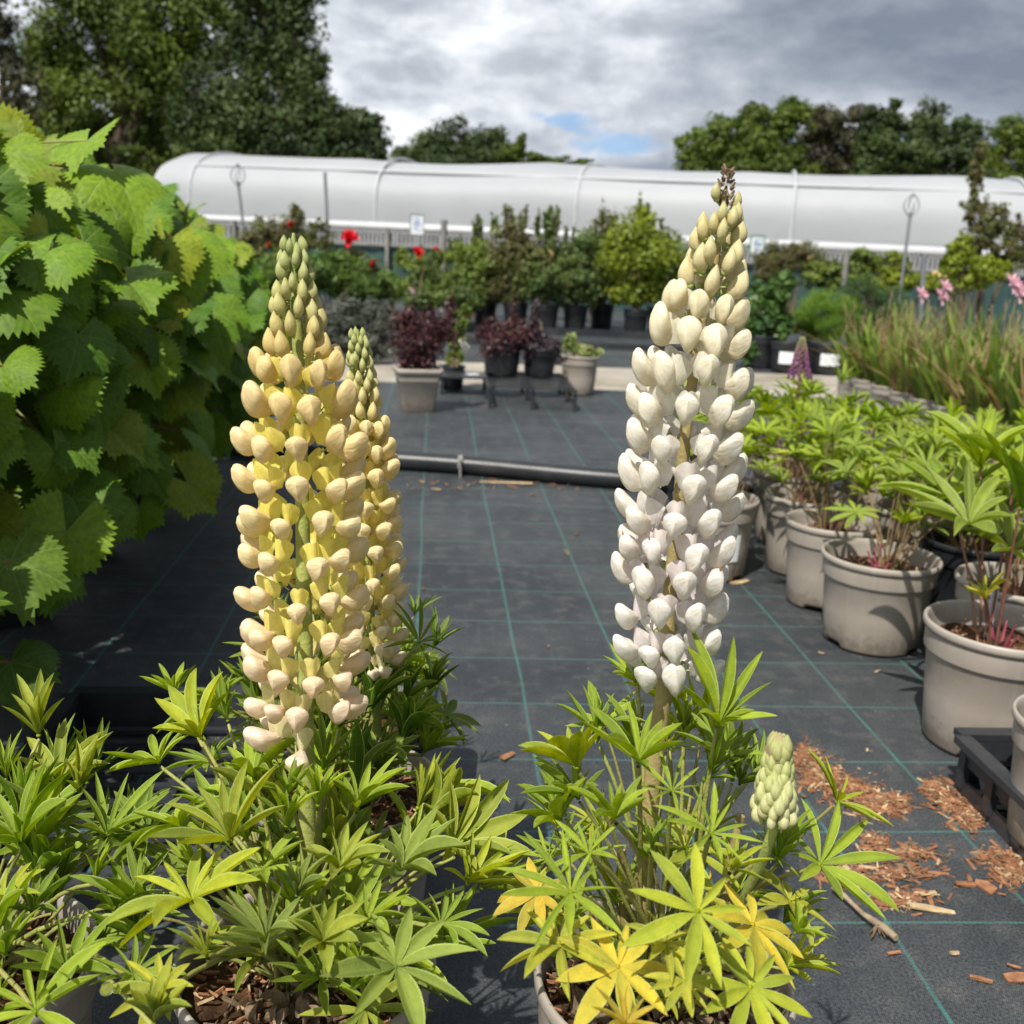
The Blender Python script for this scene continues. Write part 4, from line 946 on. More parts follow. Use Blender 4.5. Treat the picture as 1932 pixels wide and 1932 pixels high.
    fill_leaves(t, 5, 43, (0.25, 0.32), (0.05, 0.13), (0.036, 0.052), (YL, YG, YO), 0.205)
    for a_, b_, h_ in ((0.03, -0.02, 0.20), (-0.03, 0.0, 0.15)):                     # cut back old stems
        mb = MB(); mb.tube([(a_, b_, 0.20), (a_ * 1.3, b_ * 1.2, 0.20 + h_ * 0.5), (a_ * 1.6, b_, 0.2 + h_)], [0.006, 0.005, 0.004], 8)
        ob('old_stem', mb.mesh('old_stem', MAT['stemcol']), t, color=(0.30, 0.24, 0.10))
    dead_clump(t, (-0.055, -0.055, 0.205), 30, 18, 0.045, 0.03)
    dead_clump(t, (0.03, -0.05, 0.205), 14, 28, 0.05, 0.028)
    return t
white_plant()

# ---- the second yellow lupin behind
def rear_plant():
    c = (-0.185, 1.115)
    t = potted('lupin with the smaller slimmer yellow spike behind the big yellow one', 'potted plant', c, 'grey', 0.116, 0.222, 200, 13)
    ax = {'flower': [gy(x, y, Y) for x, y, Y in ((675, 622, .98), (684, 740, .985), (690, 900, .99), (694, 1050, 1.0), (700, 1180, 1.01), (704, 1250, 1.02))], 'stem': [gy(712, 1380, 1.06), Vector((c[0], c[1], 0.2))]}
    wc = [(0.0, (0.42, 0.48, 0.18)), (0.10, (0.60, 0.60, 0.26)), (0.22, (0.84, 0.72, 0.34)), (0.34, (0.91, 0.75, 0.36)), (0.7, (0.93, 0.79, 0.46)), (1.0, (0.90, 0.79, 0.60))]
    bc = [(0.2, (0.90, 0.78, 0.24)), (0.8, (0.90, 0.79, 0.24)), (1.0, (0.84, 0.79, 0.50))]
    rp = [(0, .006), (.05, .012), (.16, .019), (.26, .024), (.34, .032), (.5, .038), (.8, .039), (1, .037)]
    spike(t, ax, rp, 'yellow', wc, bc, 0.0265, 8, 8, 0.27, 0.72, (0.0055, 0.0028), (0.33, 0.38, 0.10), None, per_bud=6)
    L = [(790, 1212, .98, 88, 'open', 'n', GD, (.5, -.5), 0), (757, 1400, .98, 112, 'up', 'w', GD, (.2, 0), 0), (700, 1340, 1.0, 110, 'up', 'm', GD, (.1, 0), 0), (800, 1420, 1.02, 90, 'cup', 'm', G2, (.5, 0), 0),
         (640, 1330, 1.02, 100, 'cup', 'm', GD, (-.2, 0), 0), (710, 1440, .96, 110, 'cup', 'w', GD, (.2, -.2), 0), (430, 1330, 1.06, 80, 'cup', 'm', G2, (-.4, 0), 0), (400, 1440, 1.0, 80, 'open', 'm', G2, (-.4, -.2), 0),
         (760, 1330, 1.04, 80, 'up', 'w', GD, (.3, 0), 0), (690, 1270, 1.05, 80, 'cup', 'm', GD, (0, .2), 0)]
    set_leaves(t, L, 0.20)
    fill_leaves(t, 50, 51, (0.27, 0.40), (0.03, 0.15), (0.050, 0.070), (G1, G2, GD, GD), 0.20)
    return t
rear_plant()

def black_square():
    t = thing('potted_lupin', 'leafy lupin without flowers in a black square pot half hidden behind the yellow spikes', 'potted plant', (-0.225, 1.39, 0))
    ob('pot', square_pot_mesh(0.118, 0.205, MAT['pot_black']), t)
    ob('compost', compost_mesh(0.10, 60, 77), t, (0, 0, 0.18))
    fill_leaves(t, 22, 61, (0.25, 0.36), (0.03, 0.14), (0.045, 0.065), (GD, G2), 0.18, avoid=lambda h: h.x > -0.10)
black_square()

# ---- flowerless lupins at front left
def left_plants():
    t = potted('bushy lupin leaves without a flower at the bottom left corner', 'potted plant', (-0.475, 0.800), 'grey', 0.110, 0.205, 160, 23)
    L = [(41, 1593, .78, 138, 'cup', 'm', G2, (-.1, -.25), 0), (202, 1578, .80, 118, 'cup', 'n', G2, (.15, -.3), 0), (68, 1909, .60, 145, 'open', 'm', G1, (-.1, -.35), 0), (126, 1838, .64, 135, 'cup', 'm', G2, (.2, -.4), 0),
         (73, 1388, .92, 100, 'up', 'm', G4, (0, -.05), 0), (7, 1697, .70, 70, 'open', 'w', G3, (-.2, -.2), 0), (150, 1500, .86, 90, 'up', 'w', G4, (.1, 0), 0.3), (12, 1470, .88, 70, 'up', 'n', G1, (0, 0), 0),
         (215, 1720, .72, 90, 'cup', 'm', G2, (.3, -.2), 0), (60, 1720, .70, 90, 'cup', 'm', GD, (.1, -.2), 0), (180, 1660, .74, 70, 'up', 'n', G1, (.2, 0), 0), (250, 1840, .62, 90, 'open', 'm', G2, (.4, -.3), 0),
         (10, 1800, .64, 90, 'cup', 'm', G2, (-.2, -.2), 0), (290, 1930, .56, 110, 'up', 'w', G4, (.1, -.2), 0), (110, 1480, .9, 110, 'cup', 'w', G4, (0, 0), 0), (245, 1570, .84, 80, 'cup', 'w', GD, (.2, 0), 0)]
    set_leaves(t, L, 0.19)
    fill_leaves(t, 48, 71, (0.24, 0.35), (0.03, 0.18), (0.055, 0.080), (G1, G2, GD, G2), 0.19)
    mb = MB()          # one bead of water caught on a leaf
    p = gy(201, 1867, .585) - t.location; mb.lathe([(0, -0.004), (0.004, -0.002), (0.0046, 0.0005), (0.003, 0.004), (0, 0.0048)], 16, tuple(p))
    mw_ = bpy.data.materials.new('water'); mw_.use_nodes = True; b = mw_.node_tree.nodes['Principled BSDF']; b.inputs['Transmission Weight'].default_value = 1; b.inputs['Roughness'].default_value = 0.02; b.inputs['IOR'].default_value = 1.33
    ob('water_drop', mb.mesh('water_drop', mw_), t)
left_plants()

# ================================================================== NURSERY TRAYS
def carry_tray(loc, sx, sy, h, label, rz, windows=6):
    t = thing('plant_tray', label, 'tray', (loc[0], loc[1], 0.0), rz)
    mat = MAT['tray_black']; w = 0.012
    mb = MB()                                              # rim
    for (cx, cy, dx, dy) in ((0, -sy / 2, sx, 0.028), (0, sy / 2, sx, 0.028), (-sx / 2, 0, 0.028, sy - 0.03), (sx / 2, 0, 0.028, sy - 0.03)):
        mb.box((cx, cy, h - 0.006), (dx, dy, 0.012))
        mb.box((cx * 0.965, cy * 0.985, h - 0.020), (dx - 0.02 if dx > dy else 0.006, dy - 0.02 if dy > dx else 0.006, 0.022))
    ob('rim', mb.mesh('rim', mat, False), t)
    for side in (-1, 1):
        n = windows
        mb = MB()
        mb.box((side * (sx / 2 - 0.012), 0, 0.014), (0.006, sy - 0.03, 0.028)); mb.box((side * (sx / 2 - 0.010), 0, h - 0.030), (0.007, sy - 0.03, 0.036))
        for i in range(n + 1):
            y = -sy / 2 + 0.02 + (sy - 0.04) * i / n; mb.box((side * (sx / 2 - 0.009), y, h / 2), (0.012, 0.020, h - 0.03))
        ob('side_wall', mb.mesh('side_wall', mat, False), t)
        m2 = max(3, int(n * sx / sy)); mb = MB(); mb.box((0, side * (sy / 2 - 0.012), 0.014), (sx - 0.03, 0.006, 0.028)); mb.box((0, side * (sy / 2 - 0.010), h - 0.030), (sx - 0.03, 0.007, 0.036))
        for i in range(m2 + 1):
            x = -sx / 2 + 0.03 + (sx - 0.06) * i / m2; mb.box((x, side * (sy / 2 - 0.009), h / 2), (0.020, 0.012, h - 0.03))
        ob('end_wall', mb.mesh('end_wall', mat, False), t)
    for i in range(11):
        mb = MB(); y = -sy / 2 + 0.04 + (sy - 0.08) * i / 10; mb.box((0, y, 0.012), (sx - 0.035, 0.014, 0.006)); ob('base_slat', mb.mesh('base_slat', mat, False), t)
    mb = MB()
    for i in range(4): mb.box((-sx / 2 + 0.06 + (sx - 0.12) * i / 3, 0, 0.007), (0.010, sy - 0.04, 0.004))
    ob('base_rib', mb.mesh('base_rib', mat, False), t)
    return t
carry_tray((0.968, 1.318), 0.36, 0.56, 0.105, 'black plastic carry tray with square side windows at the right edge', GA)
carry_tray((-0.545, 1.395), 0.36, 0.56, 0.070, 'empty black plastic tray with slatted base on the ground at left', GA + 0.02)

# ================================================================== IRRIGATION PIPE
def pipe():
    t = thing('water_pipe', 'black plastic water pipe lying across the fabric behind the flower spikes', 'pipe')
    a = Vector((-1.35, 4.03, 0.038)); m_ = Vector((-0.42, 3.87, 0.036)); b = Vector((0.55, 3.70, 0.037)); e = Vector((1.25, 3.66, 0.037))
    mb = MB(); pts = []
    for (p, q) in ((a, m_), (m_, b), (b, e)):
        for i in range(8): pts.append(p.lerp(q, i / 8) + Vector((0, 0.012 * math.sin(i * 0.8), 0)))
    pts.append(e); mb.tube(pts, 0.036, 20)
    ob('pipe', mb.mesh('pipe', simple('pipe_plastic', (0.018, 0.020, 0.023), 0.38, 0.2, 5, 0.1, 60, 0.4, dirt=(0.07, 0.065, 0.06, 0.3))), t)
    for x_ in (-0.205, 0.9):
        mb = MB(); k = (x_ - m_.x) / (b.x - m_.x); p = m_.lerp(b, k); rows = []
        for i in range(9):
            an = math.pi * i / 8; rows.append([p + Vector((dx, 0.041 * math.cos(an), 0.043 * math.sin(an) - 0.002)) for dx in (-0.009, 0.009)])
        mb.grid(rows); mb.tube([p + Vector((0, -0.043, 0.03)), p + Vector((0.004, -0.05, -0.036))], 0.006, 6)
        ob('clip', mb.mesh('clip', MAT['post']), t)
pipe()

# ================================================================== LUPINS IN GREY POTS ON THE RIGHT
RL = [G1, G2, G1, (0.20, 0.30, 0.022), (0.150, 0.235, 0.02)]
def stock_lupin(x, y, r, h, label, n, seed, zr=(0.30, 0.47), spread=0.17, Rr=(0.065, 0.090), stems=(0.19, 0.13, 0.06), kind='grey', z0=0.0, off=(0, 0), cups=('flat', 'open', 'cup', 'open'), lb=False):
    t = potted(label, 'potted plant', (x, y, z0), kind, r, h, 70, seed, fill=0.80, rz=seed * 0.7)
    fill_leaves(t, n, seed, zr, (0.02, spread), Rr, RL, z0 + h * 0.8, 0, cups, ('m', 'm', 'w'), off, stem=stems)
    mb = MB(); g_ = random.Random(seed)                      # crimson crown buds
    for i in range(7):
        a = g_.uniform(0, 6.28); mb.tube([(0.012 * math.cos(a), 0.012 * math.sin(a), h * 0.8), (0.03 * math.cos(a), 0.03 * math.sin(a), h * 0.8 + g_.uniform(0.02, 0.06))], [0.004, 0.0015], 6)
    ob('crown_buds', mb.mesh('crown_buds', MAT['stemcol']), t, color=(0.26, 0.05, 0.08))
    if lb:
        mb = MB(); rows = []
        for i in range(9):
            a = R(-112 + i * 7); rows.append([(r * k_ * math.cos(a), r * k_ * math.sin(a), z) for k_, z in ((0.865, h * 0.28), (0.90, h * 0.62))])
        mb.grid(rows); ob('label', mb.mesh('label', MAT['label']), t)
        mb = MB(); rows = []
        for i in range(6):
            a = R(-104 + i * 6); rows.append([(r * k_ * math.cos(a), r * k_ * math.sin(a), z) for k_, z in ((0.885, h * 0.32), (0.897, h * 0.40))])
        mb.grid(rows); ob('label_print', mb.mesh('label_print', simple('print', (0.25, 0.30, 0.10), 0.5, 0.5, 60)), t)
    return t
stock_lupin(0.848, 2.255, 0.132, 0.215, 'wide grey pot of lupin leaves with bark topping and drainage notches', 20, 101, (0.30, 0.46), 0.16, off=(0.05, 0.02))
stock_lupin(0.815, 2.520, 0.118, 0.222, 'grey pot of lupins tucked just behind the wide bark-topped pot', 20, 102, (0.30, 0.47), 0.18)
stock_lupin(0.825, 2.800, 0.118, 0.222, 'grey pot of lupins between the labelled pot and the pot behind', 20, 103, (0.30, 0.47), 0.18)
stock_lupin(0.556, 2.730, 0.116, 0.222, 'grey pot with a white label partly hidden by the white flower spike', 12, 104, (0.30, 0.42), 0.13, off=(0.04, 0.05), lb=True)
p5 = stock_lupin(0.900, 1.760, 0.135, 0.235, 'large grey pot with long crimson-stemmed lupin leaves at the right edge', 0, 105)
def p5_leaves():
    L = [(1830, 990, 1.74, 128, 'open', 'w', (0.19, 0.27, 0.035), (-.2, -.2), 0), (1905, 1040, 1.76, 120, 'open', 'w', (0.16, 0.23, 0.03), (.2, -.3), 0), (1790, 940, 1.90, 130, 'open', 'm', G2, (-.3, 0), 0),
         (1915, 900, 1.8, 110, 'open', 'w', G1, (.2, -.1), 0), (1860, 1130, 1.72, 60, 'cup', 'm', YG, (-.4, -.2), 0), (1925, 960, 1.70, 110, 'cup', 'w', G2, (.3, -.2), 0), (1850, 880, 1.85, 120, 'cup', 'w', G1, (0, 0), 0)]
    set_leaves(p5, L, 0.19, (-0.02, 0), stem=(0.20, 0.07, 0.06))
    mb = MB(); mb.box((-0.01, 0.03, 0.24), (0.014, 0.002, 0.10), 0.3); ob('plant_tag', mb.mesh('plant_tag', MAT['label'], False), p5)
p5_leaves()
p6 = potted('small grey pot of bare compost standing in the black carry tray', 'potted plant', (0.868, 1.395, 0.016), 'grey', 0.106, 0.205, 160, 106, fill=0.84)
fill_leaves(p6, 4, 106, (0.34, 0.42), (0.08, 0.16), (0.05, 0.07), (G2, G1), 0.19, off=(0.16, 0))
stock_lupin(1.085, 2.080, 0.130, 0.222, 'grey lupin pot behind the crimson-stemmed one, against the picture edge', 20, 107, (0.32, 0.48), 0.16)
extra = [(1.120, 2.400, 'grey lupin pot right of the wide bark-topped pot'), (1.100, 2.700, 'grey lupin pot right of the hidden middle pot'), (1.380, 2.250, 'grey lupin pot cut off by the right edge, third row'),
         (1.390, 2.560, 'lupin clump at the far right below the bulb pots'), (0.580, 3.050, 'lupin clump right behind the white flower spike, leaning left'), (0.860, 3.120, 'lupin clump whose purple spike is the only one in flower there'),
         (1.130, 3.040, 'broad lupin clump in the middle of the right-hand block'), (1.400, 2.880, 'bright lupin clump below the bulb pots'), (0.640, 3.380, 'rearmost lupin clump beside the white flower spike'),
         (0.930, 3.440, 'rear lupin clump left of the concrete path end'), (1.220, 3.400, 'rear lupin clump in front of the curved line of bulb pots'), (1.500, 3.220, 'rear lupin clump near the bulb pots at right'), (1.670, 2.900, 'lupin clump at the right edge under the pink flowers'),
         (1.20, 1.93, 'lupin leaves entering at the right edge beside the crimson-stemmed plant')]
for i, (x, y, lb) in enumerate(extra):
    tt = stock_lupin(x, y, 0.118, 0.222, lb, 24, 110 + i, (0.24, (0.50 if y < 2.75 else 0.46) if x < 1.1 else 0.37 if y > 3.1 else 0.42), 0.19, (0.065, 0.092), kind='grey' if i % 4 else 'black')
    if i == 5:
        purple = tt
def purple_spike():
    Y = 3.12; a = [gy(x, y, Y) for x, y in ((1514, 638), (1512, 660), (1510, 690), (1508, 718))]
    wc = [(0, (0.34, 0.38, 0.16)), (0.25, (0.36, 0.26, 0.22)), (0.45, (0.34, 0.12, 0.24)), (1, (0.24, 0.06, 0.26))]
    spike(purple, {'flower': a, 'stem': [gy(1505, 780, Y), gy(1503, 850, Y), Vector((purple.location.x, purple.location.y, 0.18))]}, [(0, .008), (.3, .019), (.7, .030), (1, .040)], 'white', wc, wc, 0.0165, 8, 31, 2.0, 0.62, (0.005, 0.004), (0.22, 0.12, 0.10))
purple_spike()

# ================================================================== VINE ROW ON THE LEFT
def vine_leaf_mesh(seed, cupk=0.25):
    g_ = random.Random(seed); mb = MB(); NA, NR_ = 72, 6; rows, uvs = [], []
    a0 = R(158); ph = g_.uniform(0, 6.28); lob = [(0, 1.0, 0.30), (R(50), 0.90, 0.30), (-R(50), 0.90, 0.30), (R(104), 0.76, 0.34), (-R(104), 0.76, 0.34), (R(150), 0.56, 0.2), (-R(150), 0.56, 0.2)]
    fold = g_.uniform(-0.1, 0.35)
    for i in range(NR_ + 1):
        q = (i / NR_); row, ur = [], []
        for j in range(NA + 1):
            a = -a0 + 2 * a0 * j / NA
            rr = 0.80
            for (c, h_, w) in lob: rr = max(rr, h_ * math.exp(-((a - c) / (w * 1.55)) ** 2 * 0.9))
            tooth = (0.095 if j % 2 else -0.035) * (0.7 + 0.6 * math.sin(j * 1.9 + ph) ** 2)
            r_ = q * (rr * (1 + (tooth if i == NR_ else tooth * 0.3 * q ** 3)))
            x, y = r_ * math.sin(a), r_ * math.cos(a)
            st = R(50); dd = abs(a - round(a / st) * st) * r_
            z = -cupk * r_ * r_ * 0.6 + 0.07 * dd * 2 * q + abs(x) * fold + 0.05 * math.sin(3.1 * a + ph) * r_ ** 2 + 0.03 * math.sin(7 * a + ph * 2) * r_ ** 2 - 0.10 * max(0, y) ** 2
            row.append((x, y, z)); ur.append((0.5 + x * 0.45, 0.5 + y * 0.45))
        rows.append(row); uvs.append(ur)
    mb.grid(rows, uvs); return mb.mesh('leaf', MAT['vine_leaf'])
VL = [vine_leaf_mesh(i, 0.2 + 0.12 * i) for i in range(6)]
VG = [(0.125, 0.225, 0.014), (0.105, 0.200, 0.016), (0.145, 0.240, 0.016), (0.090, 0.180, 0.016), (0.22, 0.28, 0.02)]
def vine(i, x, y, label, n, ztop, spread=0.36, placed=(), lean=0.12):
    t = potted(label, 'potted plant', (x, y), 'black', 0.118, 0.27, 40, 200 + i, name='potted_vine', fill=0.85)
    g_ = random.Random(300 + i); org = t.location; stems = []
    for k in range(6):
        a = g_.uniform(0, 6.28); q = g_.uniform(0.08, 0.28); pts = [Vector((0, 0, 0.22))]
        for j in range(1, 9):
            v = j / 8; pts.append(Vector((q * v * math.cos(a) + lean * v * 0.6 + 0.03 * math.sin(j + k), q * v * math.sin(a) + 0.03 * math.cos(j * 1.4 + k), 0.22 + (ztop - 0.30) * v - 0.02)))
        stems.append(pts); mb = MB(); mb.tube(pts, [0.006 * (1 - 0.08 * j) for j in range(9)], 6)
        ob('vine_stem', mb.mesh('vine_stem', MAT['twig']), t)
    def leaf(hub, nrm, size, col, roll, base=None):
        n_ = Vector(nrm).normalized(); q = Vector((0, 0, 1)).rotation_difference(n_)
        down = Vector((0.25, -0.15, -1)); d = (down - n_ * down.dot(n_)); y_ = q @ Vector((0, 1, 0)); ang = math.atan2(n_.dot(y_.cross(d)), y_.dot(d))
        q = Quaternion(n_, ang + roll) @ q
        ob('leaf', VL[g_.randrange(6)], t, hub, q, size, col)
        if base is not None:
            mb = MB(); m_ = base.lerp(hub, 0.5) + Vector((0, 0, 0.02)); mb.tube([base, m_, hub], [0.0024, 0.0019, 0.0016], 5, cap=False)
            ob('petiole', mb.mesh('petiole', MAT['stemcol']), t, color=(0.30, 0.12, 0.07) if g_.random() < 0.5 else (0.24, 0.24, 0.07))
    for k in range(n):
        a = g_.uniform(-2.6, 1.9) if k % 4 else g_.uniform(0, 6.28); e = g_.random() ** 0.8
        z = lerp(0.30, ztop, e); hw = spread * lerp(1.12, 0.70, (z - 0.3) / (ztop - 0.3)) * g_.uniform(0.70, 1.02)
        if z > ztop - 0.18: hw *= math.sqrt(max(0.02, (ztop + 0.02 - z) / 0.20))
        ox, oy = math.cos(a) * hw * 1.05, math.sin(a) * hw * 0.95
        p = Vector((lean * (z / ztop) + ox, oy, z))
        out = Vector((ox, oy, 0)) / max(0.05, hw)
        nrm = out * g_.uniform(0.2, 0.9) + Vector((-0.10, -0.60, g_.uniform(0.2, 1.2))) + Vector((g_.uniform(-.65, .65), g_.uniform(-.55, .55), 0))
        s_ = stems[k % 6]; b = min(s_, key=lambda v: (v - p).length)
        col = g_.choice(VG); j = g_.uniform(0.85, 1.15)
        leaf(p, nrm, g_.uniform(0.055, 0.102), tuple(c * j for c in col), g_.uniform(-0.8, 0.8), b if k % 2 == 0 else None)
    for (px_, py_, Y, Rp, nrm, col) in placed:
        h_ = gy(px_, py_, Y); s_ = stems[g_.randrange(6)]; hub = h_ - org; b = min(s_, key=lambda v: (v - hub).length)
        leaf(hub, nrm, Rp / FP * (h_ - CAMPOS).length, col, 0.0, b)
    return t
V1 = (0.135, 0.235, 0.016); V2 = (0.105, 0.195, 0.016)
placedA = [(20, 1060, 1.35, 105, (.2, -.5, .9), (0.105, 0.175, 0.020)), (20, 1250, 1.40, 90, (.1, -.4, 1), (0.09, 0.16, 0.02)), (5, 690, 1.5, 75, (-.1, -.6, .7), V1), (95, 960, 1.75, 85, (.3, -.7, .5), V2)]
placedB = [(165, 265, 1.85, 78, (-.4, -.5, .9), V1), (215, 325, 1.85, 98, (.3, -.4, 1.1), V1), (60, 560, 1.75, 88, (-.4, -.7, .7), V2), (140, 480, 1.8, 88, (.4, -.6, .8), V1), (240, 530, 1.85, 92, (.2, -.3, 1.1), V1)]
placedC = [(345, 465, 2.2, 95, (.2, -.6, .8), V1), (200, 600, 2.0, 80, (.2, -.8, .4), V2), (330, 905, 2.3, 62, (.1, -.5, .9), V1), (150, 905, 2.0, 60, (0, -.9, .4), V2), (400, 590, 2.4, 80, (.3, -.6, .7), V1), (300, 650, 2.2, 80, (.3, -.7, .6), V2)]
vr = [(-1.10, 1.28, 'vine plant nearest the camera, mostly outside the left edge', 120, 0.86, 0.30, placedA), (-1.12, 1.72, 'tall vine with the big top leaf against the dark trees', 220, 1.02, 0.36, placedB),
      (-1.13, 2.16, 'vine plant second from the front, bulging towards the aisle', 240, 1.01, 0.38, placedC), (-1.16, 2.62, 'vine plant in the middle of the row above the plain black pot', 220, 0.97, 0.38, ()),
      (-1.20, 3.06, 'vine plant with a white price tag low on its stem', 190, 0.93, 0.36, ()), (-1.24, 3.50, 'shorter vine plant towards the far end of the row', 160, 0.84, 0.34, ()),
      (-1.28, 3.95, 'last and shortest vine plant at the far end of the row', 130, 0.74, 0.32, ()), (-1.55, 1.9, 'vine plant in the back rank beside the left edge', 90, 1.00, 0.34, ()), (-1.60, 2.6, 'vine plant in the back rank behind the middle pots', 80, 0.98, 0.34, ())]
for i, (x, y, lb, n, zt, sp_, pl) in enumerate(vr):
    v_ = vine(i, x, y, lb, n, zt, sp_, pl, 0.10)
    if i == 4:
        mb = MB(); mb.box((0.16, -0.02, 0.30), (0.035, 0.002, 0.075), 0.3); ob('price_tag', mb.mesh('price_tag', MAT['label'], False), v_)

# ================================================================== PLANTS BEYOND
def flower_mesh(r, mat, n=16, seed=0, spiky=False):
    g_ = random.Random(seed); mb = MB()
    for i in range(n):
        a = 2.4 * i; ring = i / n; el = lerp(1.3, 0.1, ring) + g_.uniform(-.15, .15); L = r * lerp(0.6, 1.05, ring); w = L * (0.16 if spiky else 0.42)
        d = Vector((math.cos(a) * math.cos(el), math.sin(a) * math.cos(el), math.sin(el))); s_ = Vector((-math.sin(a), math.cos(a), 0)); up = s_.cross(d)
        rows = [[d * (L * v) + s_ * (w * k * math.sin(math.pi * (0.15 + 0.72 * v))) + up * (0.25 * L * (v * v) * (1 - abs(k)) - 0.1 * L * abs(k)) for k in (-1, 0, 1)] for v in (0, .35, .7, 1)]
        mb.grid(rows)
    return mb.mesh('flower', mat)
FM = {k: flower_mesh(1.0, MAT['flower_' + k], 16, 3, k == 'pink') for k in ('red', 'pink', 'white', 'yellow')}
def shrub(name, label, cat, cx, Y, blobs, n, leaf, mat, pot=None, flowers=(), aspect=0.55, stems=8, sub=8, subr=0.36, jitter=0.8, up=0.35, stem_mat='twig', depth=0.8, grp=None, curl=0.3, z0=0.0):
    sc = Y / FP; base = gy(cx, 600, Y); base.z = z0
    t = thing(name, label, cat, base, group=grp); bl = []
    for b in blobs:
        c = gy(b[0], b[1], Y); bl.append((c.x - base.x, (b[4] if len(b) > 4 else 0), c.z - z0, b[2] * sc, b[2] * sc * depth, b[3] * sc))
    P, Nn = blob_points(bl, n, 0.15, sub, subr); kp = P[:, 2] > 0.03
    ob('foliage', leaf_cards('foliage', P[kp], Nn[kp], leaf, mat, aspect, jitter, up, curl), t)['kind'] = 'stuff'
    z1 = 0.0
    if pot:
        kind, r, h = pot; ob('pot', get_pot(kind, r, h), t); ob('compost', compost_mesh(r * 0.9, 12, 5), t, (0, 0, h * 0.85)); z1 = h * 0.85
    g_ = random.Random(len(label))
    mb = MB()
    for i in range(stems):
        b = bl[i % len(bl)]; e = Vector((b[0] + g_.uniform(-.7, .7) * b[3], b[1] + g_.uniform(-.6, .6) * b[4], b[2] + g_.uniform(-.1, .8) * b[5]))
        s_ = Vector((g_.uniform(-.03, .03), g_.uniform(-.03, .03), z1)); m_ = s_.lerp(e, 0.5) + Vector((-0.15 * e.x, 0, 0.05)); mb.tube([s_, m_, e], [0.011, 0.008, 0.003], 5, cap=False)
    ob('stems', mb.mesh('stems', MAT[stem_mat]), t)['kind'] = 'stuff'
    for (px_, py_, k, r) in flowers:
        p = gy(px_, py_, Y - depth * blobs[0][2] * sc * 0.8); o = ob('flower', FM[k], t, p - base, (R(50), 0, g_.uniform(0, 6)), r)
    return t
m_rose = mat_foliage('rose_leaf', (0.100, 0.150, 0.030), (0.185, 0.240, 0.045), 3.0, 0.3)
m_rosed = mat_foliage('rose_leaf_dark', (0.078, 0.122, 0.036), (0.140, 0.190, 0.05), 3.0, 0.25)
m_lime = mat_foliage('lime_leaf', (0.15, 0.20, 0.02), (0.26, 0.31, 0.03), 3.0, 0.35)
m_bronze = mat_foliage('bronze_leaf', (0.105, 0.090, 0.038), (0.150, 0.165, 0.055), 3.0, 0.3)
m_purple = mat_foliage('purple_leaf', (0.050, 0.018, 0.024), (0.110, 0.045, 0.052), 9.0, 0.3, 0.4)
m_purpd = mat_foliage('dusky_leaf', (0.045, 0.032, 0.042), (0.11, 0.085, 0.10), 9.0, 0.2, 0.4)
m_greyg = mat_foliage('grey_leaf', (0.075, 0.085, 0.07), (0.16, 0.17, 0.15), 4.0, 0.2)
m_strap = mat_foliage('strap_leaf', (0.075, 0.135, 0.03), (0.13, 0.20, 0.045), 4.0, 0.3)
m_fen = mat_foliage('fennel_leaf', (0.12, 0.22, 0.025), (0.17, 0.28, 0.035), 4.0, 0.35)
m_cosm = mat_foliage('feathery_leaf', (0.05, 0.10, 0.035), (0.085, 0.15, 0.05), 4.0, 0.3)
m_peony = mat_foliage('glossy_leaf', (0.055, 0.12, 0.035), (0.11, 0.19, 0.05), 4.0, 0.25, 0.35)
m_pale = mat_foliage('pale_leaf', (0.22, 0.30, 0.09), (0.34, 0.40, 0.16), 10.0, 0.3)
BP = ('black', 0.135, 0.27)
